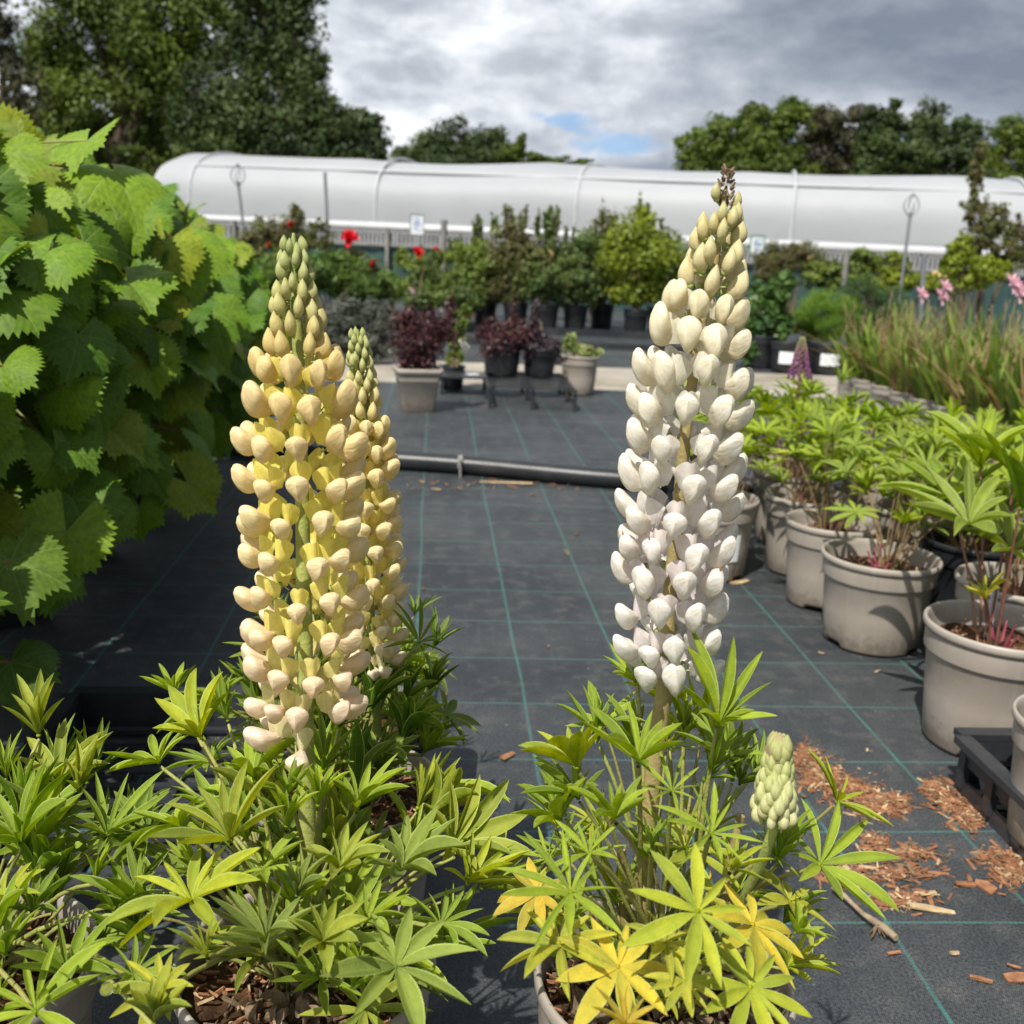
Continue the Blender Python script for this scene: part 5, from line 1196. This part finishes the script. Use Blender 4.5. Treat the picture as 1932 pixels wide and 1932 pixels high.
SH = [
 # middle bed
 ('potted_rose', 'rose bush with two dark red blooms at the left end of the middle bed', 'rose bush', 800, 11.0, [(800, 535, 36, 34), (790, 505, 24, 24)], 1500, .05, m_rose, BP, [(788, 476, 'red', .07), (822, 474, 'red', .055)]),
 ('potted_shrub', 'green rounded shrub next to the rose with two dark red blooms', 'shrub', 868, 11.1, [(868, 515, 40, 46), (880, 480, 26, 24)], 2000, .05, m_rose, BP, []),
 ('potted_shrub', 'thin shrub with one tall wispy shoot before the slatted fence', 'shrub', 915, 11.4, [(915, 510, 34, 40), (905, 440, 7, 34), (912, 465, 14, 20)], 1500, .05, m_rosed, BP, []),
 ('potted_shrub', 'bronze topped shrub with reddish young shoots in the middle bed', 'shrub', 972, 11.0, [(968, 450, 26, 40), (975, 510, 38, 44), (960, 420, 10, 26)], 2200, .05, m_bronze, BP, []),
 ('potted_shrub', 'dark green shrub with a single leafy shoot rising above the rail', 'shrub', 1030, 10.9, [(1030, 515, 38, 42), (1034, 410, 12, 18), (1036, 450, 16, 34)], 2200, .05, m_rosed, BP, [(1037, 479, 'yellow', .05)]),
 ('potted_rose', 'rose bush with one pale yellow bloom in the centre of the bed', 'rose bush', 1085, 11.0, [(1085, 510, 40, 48), (1095, 470, 30, 30)], 2400, .05, m_rosed, BP, [(1066, 533, 'yellow', .05)]),
 ('potted_shrub', 'bronze wispy shrub between the pale rose and the lime shrub', 'shrub', 1135, 11.5, [(1130, 455, 18, 42), (1140, 510, 30, 40), (1150, 425, 16, 22)], 1600, .045, m_bronze, BP, []),
 ('potted_shrub', 'lime green upright shrub, brightest plant in the middle bed', 'shrub', 1200, 10.8, [(1205, 440, 26, 40), (1210, 490, 42, 44), (1160, 470, 20, 36), (1215, 405, 12, 18)], 3200, .05, m_lime, BP, []),
 ('potted_shrub', 'dark shrub with small white blooms just left of the white flower spike', 'shrub', 1245, 11.2, [(1245, 500, 26, 50), (1250, 470, 20, 40)], 1600, .05, m_rosed, BP, [(1258, 548, 'white', .05), (1240, 572, 'white', .05), (1252, 575, 'white', .05)]),
 ('potted_rose', 'low rose bush with a small pink bloom near the grey leaved mound', 'rose bush', 790, 10.2, [(790, 565, 22, 18), (860, 560, 30, 24)], 900, .045, m_rosed, ('black', 0.12, .22), [(775, 551, 'pink', .05)]),
 ('hedge_shrub', 'loose green bush in the rear rank just right of the square post', 'shrub', 890, 12.4, [(890, 520, 46, 40), (930, 500, 40, 36)], 4200, .06, m_rosed, None, []),
 ('hedge_shrub', 'bronze tinted bush in the rear rank behind the single leafy shoot', 'shrub', 1010, 12.5, [(1000, 500, 44, 44), (1050, 510, 40, 40)], 4200, .06, m_bronze, None, []),
 ('hedge_shrub', 'bushy rear rank plant left of the lime shrub', 'shrub', 1120, 12.4, [(1110, 510, 44, 40), (1160, 520, 40, 40)], 4200, .06, m_rose, None, []),
 ('hedge_shrub', 'dark bush in the rear rank behind the tip of the white flower spike', 'shrub', 1270, 12.6, [(1270, 500, 40, 44), (1320, 510, 46, 40)], 4200, .06, m_rosed, None, []),
 ('hedge_shrub', 'green bush in front of the green mesh behind the scarlet rose', 'shrub', 740, 12.7, [(730, 540, 40, 22)], 1800, .06, m_rosed, None, []),
 # left bed
 ('rose_bush', 'tall straggling brownish rose behind the strap leaved clump at left', 'rose bush', 545, 12.2, [(545, 440, 50, 44), (500, 450, 40, 40), (560, 410, 16, 26), (600, 445, 30, 30), (470, 470, 40, 40)], 4200, .055, m_bronze, None, [(548, 424, 'red', .05), (508, 462, 'red', .04)]),
 ('rose_bush', 'thin rose with one large scarlet bloom in front of the green mesh', 'rose bush', 665, 11.6, [(662, 485, 30, 26), (700, 505, 36, 26)], 900, .05, m_bronze, None, [(660, 450, 'red', .11), (706, 500, 'red', .07)]),
 ('strappy_clump', 'large bright green clump of narrow leaves left of the tunnel', 'perennial clump', 620, 8.8, [(600, 520, 90, 42), (690, 545, 60, 40), (540, 540, 60, 60), (640, 500, 50, 24)], 9000, .11, m_strap, None, []),
 ('lavender_mound', 'grey leaved bushy mound beyond the end of the vines', 'shrub', 660, 7.3, [(650, 600, 62, 48), (710, 610, 40, 48), (640, 640, 60, 40), (700, 655, 50, 30)], 7000, .035, m_greyg, None, []),
 # right beds
 ('peony_clump', 'tall clump with glossy deep green divided leaves right of the white spike', 'perennial clump', 1440, 8.2, [(1445, 560, 40, 40), (1440, 610, 48, 48), (1470, 640, 30, 36), (1420, 660, 40, 34), (1480, 535, 24, 22)], 4200, .08, m_peony, ('black', 0.14, .26), []),
 ('fennel_clump', 'fuzzy bright green fennel-like clump in a black pot', 'perennial clump', 1545, 8.3, [(1545, 590, 62, 40), (1530, 620, 44, 34), (1590, 600, 36, 36)], 16000, .06, m_fen, ('black', 0.15, .24), []),
 ('feathery_clump', 'dusky green feathery clump between the fennel and the bulb pots', 'perennial clump', 1650, 8.5, [(1640, 570, 60, 44), (1680, 590, 50, 40), (1640, 625, 46, 26), (1620, 540, 40, 26)], 12000, .06, m_cosm, ('black', 0.15, .24), []),
 ('tall_grasses', 'pale dry grassy planting before the tunnel right of the white spike', 'perennial clump', 1490, 12.5, [(1470, 490, 44, 34), (1530, 500, 40, 28), (1450, 510, 40, 30), (1500, 475, 50, 20)], 6000, .09, m_bronze, None, [(1530, 488, 'yellow', .05)]),
 ('hedge_shrub', 'leafy green shrub between two grey posts in front of the tunnel', 'shrub', 1640, 12.3, [(1640, 500, 38, 32), (1600, 525, 50, 26), (1560, 520, 46, 26)], 4200, .06, m_rose, None, []),
 ('hedge_shrub', 'small yellow-green shrub behind the tall rod', 'shrub', 1700, 12.0, [(1690, 505, 26, 30), (1680, 530, 50, 24), (1740, 530, 40, 22)], 3000, .06, m_lime, None, []),
 ('lime_shrub', 'bright lime shrub under the tall airy purple-brown shrub at right', 'shrub', 1815, 9.6, [(1815, 475, 30, 32), (1860, 510, 52, 34), (1800, 500, 30, 26)], 3600, .055, m_lime, None, []),
 ('airy_shrub', 'tall airy purple-brown shrub in front of the tunnel at right', 'shrub', 1850, 9.9, [(1843, 330, 20, 40), (1836, 395, 30, 32), (1880, 420, 40, 40), (1900, 470, 46, 50), (1850, 450, 40, 40), (1930, 450, 30, 50), (1850, 290, 14, 26)], 5200, .045, m_bronze, None, []),
 ('flowering_shrub', 'orange flowered plant low beside the grey posts at right', 'shrub', 1790, 12.4, [(1780, 535, 40, 20)], 900, .06, m_rose, None, [(1765, 520, 'yellow', .06), (1790, 525, 'yellow', .06)]),
 # pots standing along the path
 ('heuchera', 'purple leaved bushy plant in the square taupe pot', 'potted plant', 790, 5.33, [(790, 640, 40, 50), (770, 610, 24, 24), (830, 625, 26, 26), (790, 680, 30, 24), (850, 590, 8, 30)], 3400, .024, m_purple, 'square', []),
 ('heuchera', 'deep purple plant in the black pot standing on the wire stand', 'potted plant', 950, 5.95, [(950, 645, 44, 28), (975, 630, 40, 22), (940, 665, 40, 22), (925, 620, 20, 24), (968, 600, 6, 20)], 3000, .024, m_purple, 'stand', []),
 ('heuchera', 'dusky grey-purple plant in the smaller black pot beside the deep purple one', 'potted plant', 1022, 6.0, [(1020, 660, 38, 20), (1005, 640, 20, 18), (1010, 600, 7, 30)], 1500, .032, m_purpd, 'stand2', []),
 ('small_shrub', 'little green mound in a small black pot right of the square pot', 'potted plant', 858, 6.2, [(858, 640, 20, 22), (868, 600, 22, 30), (856, 670, 20, 24)], 1500, .030, m_rose, ('black', 0.075, .14), [(872, 655, 'white', .05)]),
 ('succulent', 'pale green small plant with one taller shoot in the round taupe pot', 'potted plant', 1099, 6.22, [(1075, 645, 12, 22), (1110, 665, 24, 14), (1095, 660, 18, 12)], 700, .045, m_pale, ('grey', 0.118, .235), []),
]
for r_ in SH:
    nm, lb, cat, cx, Y, bl, n, lf, mt, pot, fl = r_
    kw = {}; z0 = 0.0; sq = None
    if 10.0 < Y < 11.6: bl = [(b[0], b[1], b[2] * (1.75 if b[2] > 16 else 1.1), b[3] * 1.12) for b in bl]; n = int(n * 2.6); kw = dict(subr=0.42)
    if 10.0 < Y < 11.6:
        g0 = random.Random(cx); tp_ = min(b[1] - b[3] for b in bl)
        bl += [(cx + g0.uniform(-24, 24), tp_ + g0.uniform(6, 40), g0.uniform(3.5, 7), g0.uniform(18, 32)) for _ in range(4)] + [(cx + g0.uniform(-50, 50), g0.uniform(480, 530), 14, 16) for _ in range(3)]
        if Y > 10.5: bl += [(cx - 22, 552, 40, 26), (cx + 24, 545, 40, 28)]
    if mt in (m_fen, m_cosm): kw = dict(aspect=0.05, jitter=1.5, curl=0.1)
    if mt is m_strap: kw = dict(aspect=0.16, jitter=1.2, curl=0.5)
    if nm == 'tall_grasses': kw = dict(aspect=0.12, jitter=1.3)
    if nm == 'heuchera': kw = dict(subr=0.5); bl = [(b[0], b[1], b[2] * 1.2, b[3] * 1.1) for b in bl]; n = int(n * 1.5)
    if nm == 'lavender_mound': kw = dict(aspect=0.22, jitter=1.2); lf = .055; n = int(n * 1.4)
    if nm == 'airy_shrub': kw = dict(sub=12, subr=0.24)
    if pot == 'square': sq = True; pot = None
    if pot == 'stand': pot = ('black', 0.118, 0.20); z0 = 0.125
    if pot == 'stand2': pot = ('black', 0.105, 0.16); z0 = 0.125
    t = shrub(nm, lb, cat, cx, Y, bl, n, lf, mt, pot, fl, z0=z0, **kw)
    if sq:
        ob('pot', square_pot_mesh(0.112, 0.225, MAT['pot_grey']), t, rot=(0, 0, R(14))); ob('compost', compost_mesh(0.10, 20, 4), t, (0, 0, 0.19))
    if nm in ('fennel_clump',):
        for px_, w_ in ((1562, 40), (1484, 26)):
            pass

# small black crate stand with slatted top
def crate_stand():
    t = thing('crate_stand', 'low black slatted crate stand carrying two purple plants beside the path', 'stand', (0.055, 5.86, 0), GA)
    mat = MAT['tray_black']; W, D, Hh = 0.46, 0.72, 0.115
    for x in (-1, 0, 1):
        mb = MB(); mb.box((x * W / 2, 0, Hh - 0.012), (0.016, D, 0.024)); ob('rail', mb.mesh('rail', mat, False), t)
        for y in (-1, 0, 1):
            mb = MB(); mb.box((x * W / 2, y * (D / 2 - 0.015), Hh / 2 - 0.012), (0.020, 0.020, Hh - 0.024)); ob('leg', mb.mesh('leg', mat, False), t)
    for i in range(9):
        mb = MB(); mb.box((0, -D / 2 + 0.02 + (D - 0.04) * i / 8, Hh + 0.002), (W, 0.020, 0.008)); ob('slat', mb.mesh('slat', mat, False), t)
crate_stand()
def small_bench():
    t = thing('crate_stand', 'small black stand with a white card lying on it left of the slatted stand', 'stand', (-0.30, 6.05, 0), GA)
    mat = MAT['tray_black']
    mb = MB(); mb.box((0, 0, 0.105), (0.34, 0.26, 0.012)); ob('top', mb.mesh('top', mat, False), t)
    for x in (-1, 1):
        for y in (-1, 1):
            mb = MB(); mb.box((x * 0.15, y * 0.11, 0.05), (0.018, 0.018, 0.1)); ob('leg', mb.mesh('leg', mat, False), t)
    mb = MB(); mb.box((0.03, -0.02, 0.1135), (0.07, 0.05, 0.002), 0.4); ob('card', mb.mesh('card', MAT['label'], False), t)
small_bench()
def edging(name, y, h, label):
    t = None; mb = MB(); p0, p1 = gxy(-2.0, y), gxy(3.2, y); mb.box(((p0[0] + p1[0]) / 2, (p0[1] + p1[1]) / 2, h / 2 + 0.001), (5.2, 0.06, h), GA)
    o = ob(name, mb.mesh(name, MAT['tray_black'], False)); tag(o, label, 'edging')
edging('bed_edging', 9.1, 0.05, 'low black edging board crossing the bed nearer the path')
edging('bed_edging', 10.35, 0.07, 'taller black edging board just in front of the row of shrubs')

# potted bulbs with strap leaves and pink flowers
m_bl = [mat_foliage('bulb_blade', (0.13, 0.215, 0.03), (0.24, 0.31, 0.06), 5.0, 0.3), mat_foliage('dry_blade', (0.24, 0.16, 0.08), (0.42, 0.28, 0.15), 5.0, 0.3)]
def blades(mb, n, g_, r0, Hh, spread, w, mi, droop=0.5):
    for i in range(n):
        a = g_.uniform(0, 6.28); q = g_.uniform(0, r0); L = Hh * g_.uniform(0.5, 1.1); ln = g_.uniform(0.02, spread); dr = g_.uniform(0, droop)
        p = Vector((q * math.cos(a), q * math.sin(a), 0)); d = Vector((math.cos(a), math.sin(a), 0)); s_ = Vector((-math.sin(a), math.cos(a), 0)); rows = []
        b = g_.uniform(-0.8, 0.8); s_ = (s_ * math.cos(b) + d * math.sin(b))
        for k in range(6):
            v = k / 5; c = p + d * (L * ln * v + L * 0.35 * dr * v ** 2) + Vector((0, 0, L * v * (1 - 0.45 * dr * v))); ww = w * (1 - v ** 2.5) + 0.0005
            rows.append([c - s_ * ww, c + Vector((0, 0, -ww * 0.3)), c + s_ * ww])
        mb.grid(rows, None, False, mi)
bulb_pos = []
for k in range(9):
    y = 4.25 + k * 0.245; bulb_pos.append((2.20 - 0.085 * (y - 4.25), y))
for k in range(8): bulb_pos.append((2.50 - 0.085 * (k * 0.27), 4.35 + k * 0.27))
BL_LAB = ['mint green rimmed pot at the right edge with upright strap leaves', 'taupe pot of strap leaves next to the mint green pot', 'taupe pot of strap leaves with a dry leaf hanging over its rim', 'fourth strap leaved pot from the right in the curved row',
          'strap leaved pot in the middle of the curved row', 'strap leaved pot below the reddish dried seed heads', 'strap leaved pot third from the far end of the curved row', 'strap leaved pot next to last at the far end', 'last strap leaved pot at the path end, one dry leaf fallen outwards',
          'back rank bulb pot at the edge with the brightest pink flowers', 'back rank bulb pot with a tall bent tan flower stalk', 'back rank bulb pot with a round green seed pod', 'back rank bulb pot with large spidery pink flower', 'back rank bulb pot with paler pink flower',
          'back rank bulb pot of brown dried stalks', 'back rank bulb pot near the feathery clump', 'back rank bulb pot furthest from the camera']
m_mint = simple('mint_plastic', (0.33, 0.42, 0.33), 0.45, 0.08, 5)
for i, (x, y) in enumerate(bulb_pos):
    t = thing('potted_bulb', BL_LAB[i], 'potted plant', (x, y, 0), group='strap leaved bulb pots along the right')
    if i == 0:
        ob('pot', pot_mesh(0.118, 0.20, m_mint), t)
        mb = MB(); rows = [[(0.118 * 0.9 * math.cos(R(a)), 0.118 * 0.9 * math.sin(R(a)), z) for z in (0.06, 0.14)] for a in range(-150, -100, 8)]; mb.grid(rows); ob('label', mb.mesh('label', MAT['label']), t)
    else: ob('pot', get_pot('grey', 0.112, 0.20), t)
    ob('compost', compost_mesh(0.10, 20, i), t, (0, 0, 0.165))
    g_ = random.Random(900 + i); mb = MB()
    blades(mb, 60, g_, 0.07, 0.40 if i < 9 else 0.50, 0.45, 0.0170, 0, 0.8); blades(mb, 12, g_, 0.09, 0.44, 0.9, 0.006, 1, 1.0); blades(mb, 9, g_, 0.08, 0.42, 0.8, 0.012, 1, 1.3)
    o = ob('leaves', mb.mesh('leaves', m_bl), t, (0, 0, 0.17)); o['kind'] = 'stuff'
    mb = MB()
    for k in range(8):
        a = g_.uniform(0, 6.28); ln = g_.uniform(0.03, 0.22); hh = g_.uniform(0.30, 0.55); mb.tube([(0.03 * math.cos(a), 0.03 * math.sin(a), 0.17), (ln * 0.5 * math.cos(a), ln * 0.5 * math.sin(a), 0.17 + hh * 0.5), (ln * math.cos(a), ln * math.sin(a), 0.17 + hh)], [0.003, 0.0025, 0.0015], 4, cap=False)
        if k % 3 == 0:
            for q in range(7): 
                z = 0.17 + hh * (0.8 + 0.03 * q); mb.lathe([(0, -0.006), (0.005, 0), (0, 0.007)], 5, (ln * math.cos(a) + g_.uniform(-.012, .012), ln * math.sin(a) + g_.uniform(-.012, .012), z))
    ob('dry_stalks', mb.mesh('dry_stalks', MAT['fine_twig']), t)['kind'] = 'stuff'
    fl = {9: [(1908, 535), (1920, 553)], 12: [(1782, 543), (1775, 560)], 13: [(1737, 556)], 10: [(1915, 540)]}.get(i, [])
    for (px_, py_) in fl:
        p = gy(px_, py_, y) - t.location; ob('flower', FM['pink'], t, p, (R(60), 0, R(20)), 0.046)
        mb = MB(); mb.tube([(0, 0, 0.17), (p.x * 0.4, p.y * 0.4, p.z * 0.6), tuple(p)], [0.004, 0.0035, 0.0025], 5); ob('flower_stalk', mb.mesh('flower_stalk', MAT['stemcol']), t, color=(0.22, 0.24, 0.08))

# black pots with white labels on the bed right of the path
for px_, lb in ((1484, 'black pot with a white label behind the purple flower'), (1562, 'black pot with the broadest white label under the fennel')):
    p = gy(px_, 660, 8.0); p.z = 0; t = thing('labelled_pot', lb, 'pot', p)
    ob('pot', get_pot('black', 0.13, 0.235), t); ob('compost', compost_mesh(0.11, 10, 3), t, (0, 0, 0.2))
    mb = MB(); rows = [[(0.124 * math.cos(R(a)), 0.124 * math.sin(R(a)), z) for z in (0.075, 0.165)] for a in range(-128, -48, 8)]; mb.grid(rows); ob('label', mb.mesh('label', MAT['label']), t)

# ------------------------------------------------------------------ signs, posts and rods
def sign(px_, py_, Y, w, h, label, frame_m, seed):
    p = gy(px_, py_, Y); t = thing('notice_board', label, 'sign', (p.x, p.y, 0))
    mb = MB(); mb.box((0, 0, p.z / 2 - h / 4), (0.022, 0.022, p.z - h / 2)); ob('stake', mb.mesh('stake', MAT['steel'], False), t)
    mb = MB(); mb.box((0, -0.012, p.z), (w, 0.006, h)); ob('board', mb.mesh('board', MAT['label'], False), t)
    for dx, dz, ww, hh in ((0, h / 2, w + 0.02, 0.014), (0, -h / 2, w + 0.02, 0.014), (-w / 2, 0, 0.014, h - 0.014), (w / 2, 0, 0.014, h - 0.014)):
        mb = MB(); mb.box((dx, -0.013, p.z + dz), (ww, 0.014, hh)); ob('frame', mb.mesh('frame', frame_m, False), t)
    g_ = random.Random(seed); mb = MB()
    for i in range(6): mb.box((g_.uniform(-.1, .1) * w, -0.0168, p.z + h * (0.32 - 0.12 * i)), (w * g_.uniform(0.3, 0.7), 0.001, h * (0.05 if i != 2 else 0.12)))
    ob('print', mb.mesh('print', simple('blue_print', (0.25, 0.34, 0.52), 0.5, 0.3, 30), False), t)
sign(787, 424, 13.8, 0.17, 0.25, 'small white notice with blue print in a grey frame on the fence', MAT['steel'], 1)
sign(1428, 463, 12.6, 0.16, 0.22, 'small white notice in a green frame right of the white flower spike', simple('green_frame', (0.06, 0.22, 0.14), 0.5, 0.1, 5), 2)
def rod(x0, y0, x1, y1, Y, label, finial=True, r=0.018, mat='steel'):
    a = gy(x0, y0, Y); b = gy(x1, y1, Y); d = (b - a).normalized(); g0 = a + d * ((0 - a.z) / d.z)
    t = thing('plant_support' if finial else 'metal_pole', label, 'pole', g0)
    mb = MB(); mb.tube([Vector((0, 0, 0)), a - g0], r, 7); ob('shaft', mb.mesh('shaft', MAT[mat]), t)
    if finial:
        for k in range(4):
            mb = MB(); pts = []
            for i in range(9):
                v = i / 8; an = k * math.pi / 2; q = 0.085 * math.sin(math.pi * v) ; pts.append((a - g0) + Vector((q * math.cos(an), q * math.sin(an), 0.26 * v - 0.06)))
            mb.tube(pts, 0.007, 5); ob('cage_bar', mb.mesh('cage_bar', MAT[mat]), t)
rod(449, 342, 462, 450, 12.8, 'tall leaning metal plant support with a cage top, left of the tunnel centre')
rod(613, 325, 618, 430, 12.8, 'plain thin upright metal pole before the tunnel', False, 0.020)
rod(1718, 400, 1704, 510, 11.8, 'tall metal plant support with a cage top in front of the tunnel at right')
rod(1598, 470, 1592, 545, 11.9, 'short weathered post at the edge of the leafy hedge', False, 0.032, 'post')
rod(1744, 480, 1740, 545, 11.8, 'short pale grey post right of the tall plant support', False, 0.030, 'steel')
rod(838, 415, 836, 500, 12.9, 'square weathered wooden post before the slatted fence', False, 0.040, 'post')

# ------------------------------------------------------------------ litter on the fabric
def chip(mb, c, L, w, th, yaw, g_, mi=0, pit=0.15):
    d = Vector((math.cos(yaw), math.sin(yaw), g_.uniform(-pit, pit))).normalized(); s_ = Vector((-math.sin(yaw), math.cos(yaw), g_.uniform(-.3, .3))).normalized(); n_ = d.cross(s_)
    v = [c + d * (L * sx) + s_ * (w * sy * g_.uniform(0.4, 1)) + n_ * (th * sz) for sz in (-.5, .5) for sx, sy in ((-.5, -.5), (.0, -.62), (.5, -.4), (.5, .4), (-.1, .6), (-.5, .5))]
    mb.add(v, [(5, 4, 3, 2, 1, 0), (6, 7, 8, 9, 10, 11)] + [(i, (i + 1) % 6, 6 + (i + 1) % 6, 6 + i) for i in range(6)], None, mi)
CH = [MAT['bark'], MAT['straw'], MAT['dead'], simple('dark_bark', (0.22, 0.10, 0.05), 0.85, 0.5, 60, 0.5, 400, 0.2)]
def pile(poly, n, label, seed, hmax=0.006, sz=(0.004, 0.026)):
    g_ = random.Random(seed); mb = MB()
    for i in range(n):
        k = g_.randrange(len(poly)); x, y, rx, ry = poly[k]
        a = g_.uniform(0, 6.28); q = abs(g_.gauss(0, 0.62)) + 0.25 * g_.random() * (0.5 + 0.5 * math.sin(a * 3 + k))
        p = gz(x + rx * q * math.cos(a), y + ry * q * math.sin(a)); p.z = 0.001 + 0.55 * hmax * max(0, 1 - q) * g_.random() ** 1.5
        L = lerp(sz[0], sz[1], g_.random() ** 3.0); chip(mb, p, L, L * g_.uniform(0.10, 0.36), g_.uniform(0.0008, 0.0022), g_.gauss(0.1, 1.1), g_, g_.choices([0, 3, 1, 2], [5, 4, 1.2, 2])[0], 0.4)
    o = ob('bark_litter', mb.mesh('bark_litter', CH, False), kind='stuff'); tag(o, label, 'bark chips')
pile([(1520, 1430, 26, 22), (1545, 1465, 40, 25), (1600, 1490, 50, 26), (1650, 1515, 48, 22), (1690, 1520, 20, 16)], 3600, 'drift of orange bark chips on the fabric behind the bud spike', 1, 0.016)
pile([(1765, 1490, 28, 20), (1800, 1520, 38, 24), (1830, 1545, 24, 20), (1880, 1620, 30, 16), (1905, 1650, 30, 22)], 2100, 'bark chips spilled beside the black carry tray', 2, 0.012)
pile([(1650, 1590, 30, 16), (1720, 1610, 60, 20), (1690, 1650, 90, 30), (1700, 1700, 60, 20), (1600, 1650, 60, 20)], 1100, 'thin scatter of brown bark shavings nearer the camera', 3, 0.006, (0.004, 0.032))
def scatter():
    g_ = random.Random(77); mb = MB()
    for i in range(150):
        x, y = g_.uniform(-1.0, 1.0), g_.uniform(0.95, 6.2)
        if i < 60: p = gz(g_.uniform(760, 1150), g_.uniform(905, 925)); x, y = p.x, p.y
        p = Vector((x, y, 0.004)); L = g_.uniform(0.004, 0.020) if g_.random() < 0.85 else g_.uniform(0.02, 0.05)
        chip(mb, p, L, L * g_.uniform(0.15, 0.5), 0.002, g_.uniform(0, 3.14), g_, g_.choices([0, 1, 2], [5, 2, 2])[0])
    o = ob('loose_litter', mb.mesh('loose_litter', CH, False), kind='stuff'); tag(o, 'tiny bark flakes and grit scattered over the black fabric', 'litter')
scatter()
def piece(name, px_, py_, L, w, yaw, m_, label, cat='bark chip', th=0.0035):
    g_ = random.Random(int(px_)); mb = MB(); p = gz(px_, py_); chip(mb, Vector((0, 0, th / 2)), L, w, th, yaw, g_)
    o = ob(name, mb.mesh(name, m_, False), loc=(p.x, p.y, 0.002)); tag(o, label, cat)
piece('bark_piece', 1758, 1720, 0.062, 0.010, -0.05, MAT['straw'], 'pale split straw-coloured piece at the front of the bark scatter')
piece('bark_piece', 1745, 1690, 0.030, 0.012, 0.0, MAT['straw'], 'short blunt pale chip just behind the split straw piece')
piece('bark_piece', 1820, 1672, 0.028, 0.012, 0.1, MAT['bark'], 'orange square chip right of the bark scatter')
piece('bark_piece', 1862, 1678, 0.018, 0.032, 0.5, MAT['bark'], 'upright orange chip near the tray corner')
piece('bark_piece', 1850, 1852, 0.026, 0.006, -0.4, MAT['bark'], 'small forked sliver on the fabric at lower right')
piece('bark_piece', 1926, 1850, 0.040, 0.016, 0.1, MAT['bark'], 'brown chip cut by the right edge of the picture')
piece('bark_piece', 1800, 1802, 0.012, 0.006, 0.2, MAT['straw'], 'tiny pale chip between the bark scatter and the forked sliver')
piece('bark_piece', 1395, 1100, 0.055, 0.020, 0.5, MAT['straw'], 'tan curled leaf scrap at the foot of the labelled grey pot')
piece('bark_piece', 870, 1522, 0.040, 0.008, 0.5, MAT['bark'], 'thin brown strip beside the rear yellow lupin pot')
piece('bark_piece', 955, 912, 0.20, 0.020, -0.12, MAT['straw'], 'long flat splinter lying against the water pipe')
def stick():
    a, b = gz(1570, 1690), gz(1688, 1786); a.z = b.z = 0.009; o = thing('broken_cane', 'broken weathered cane with a dried knot lying on the fabric', 'stick', (a.x, a.y, 0))
    mb = MB(); d = b - a; mb.tube([Vector((0, 0, 0.012)) + d * v + Vector((0.002 * math.sin(v * 9), 0.002 * math.cos(v * 7), 0)) for v in (0, .15, .35, .5, .65, .8, 1)], [0.0035, 0.004, 0.0032, 0.0035, 0.0048, 0.0056, 0.0045], 8)
    ob('cane', mb.mesh('cane', simple('old_cane', (0.26, 0.20, 0.13), 0.8, 0.4, 60)), o)
    mb = MB(); g_ = random.Random(4)
    for i in range(10): c = d * 0.72 + Vector((0, 0, 0.010)); mb.tube([c, c + Vector((g_.uniform(-.02, .01), g_.uniform(-.025, .0), g_.uniform(-.008, .008)))], [0.002, 0.0008], 4)
    ob('frayed_knot', mb.mesh('frayed_knot', MAT['dead']), o)
stick()
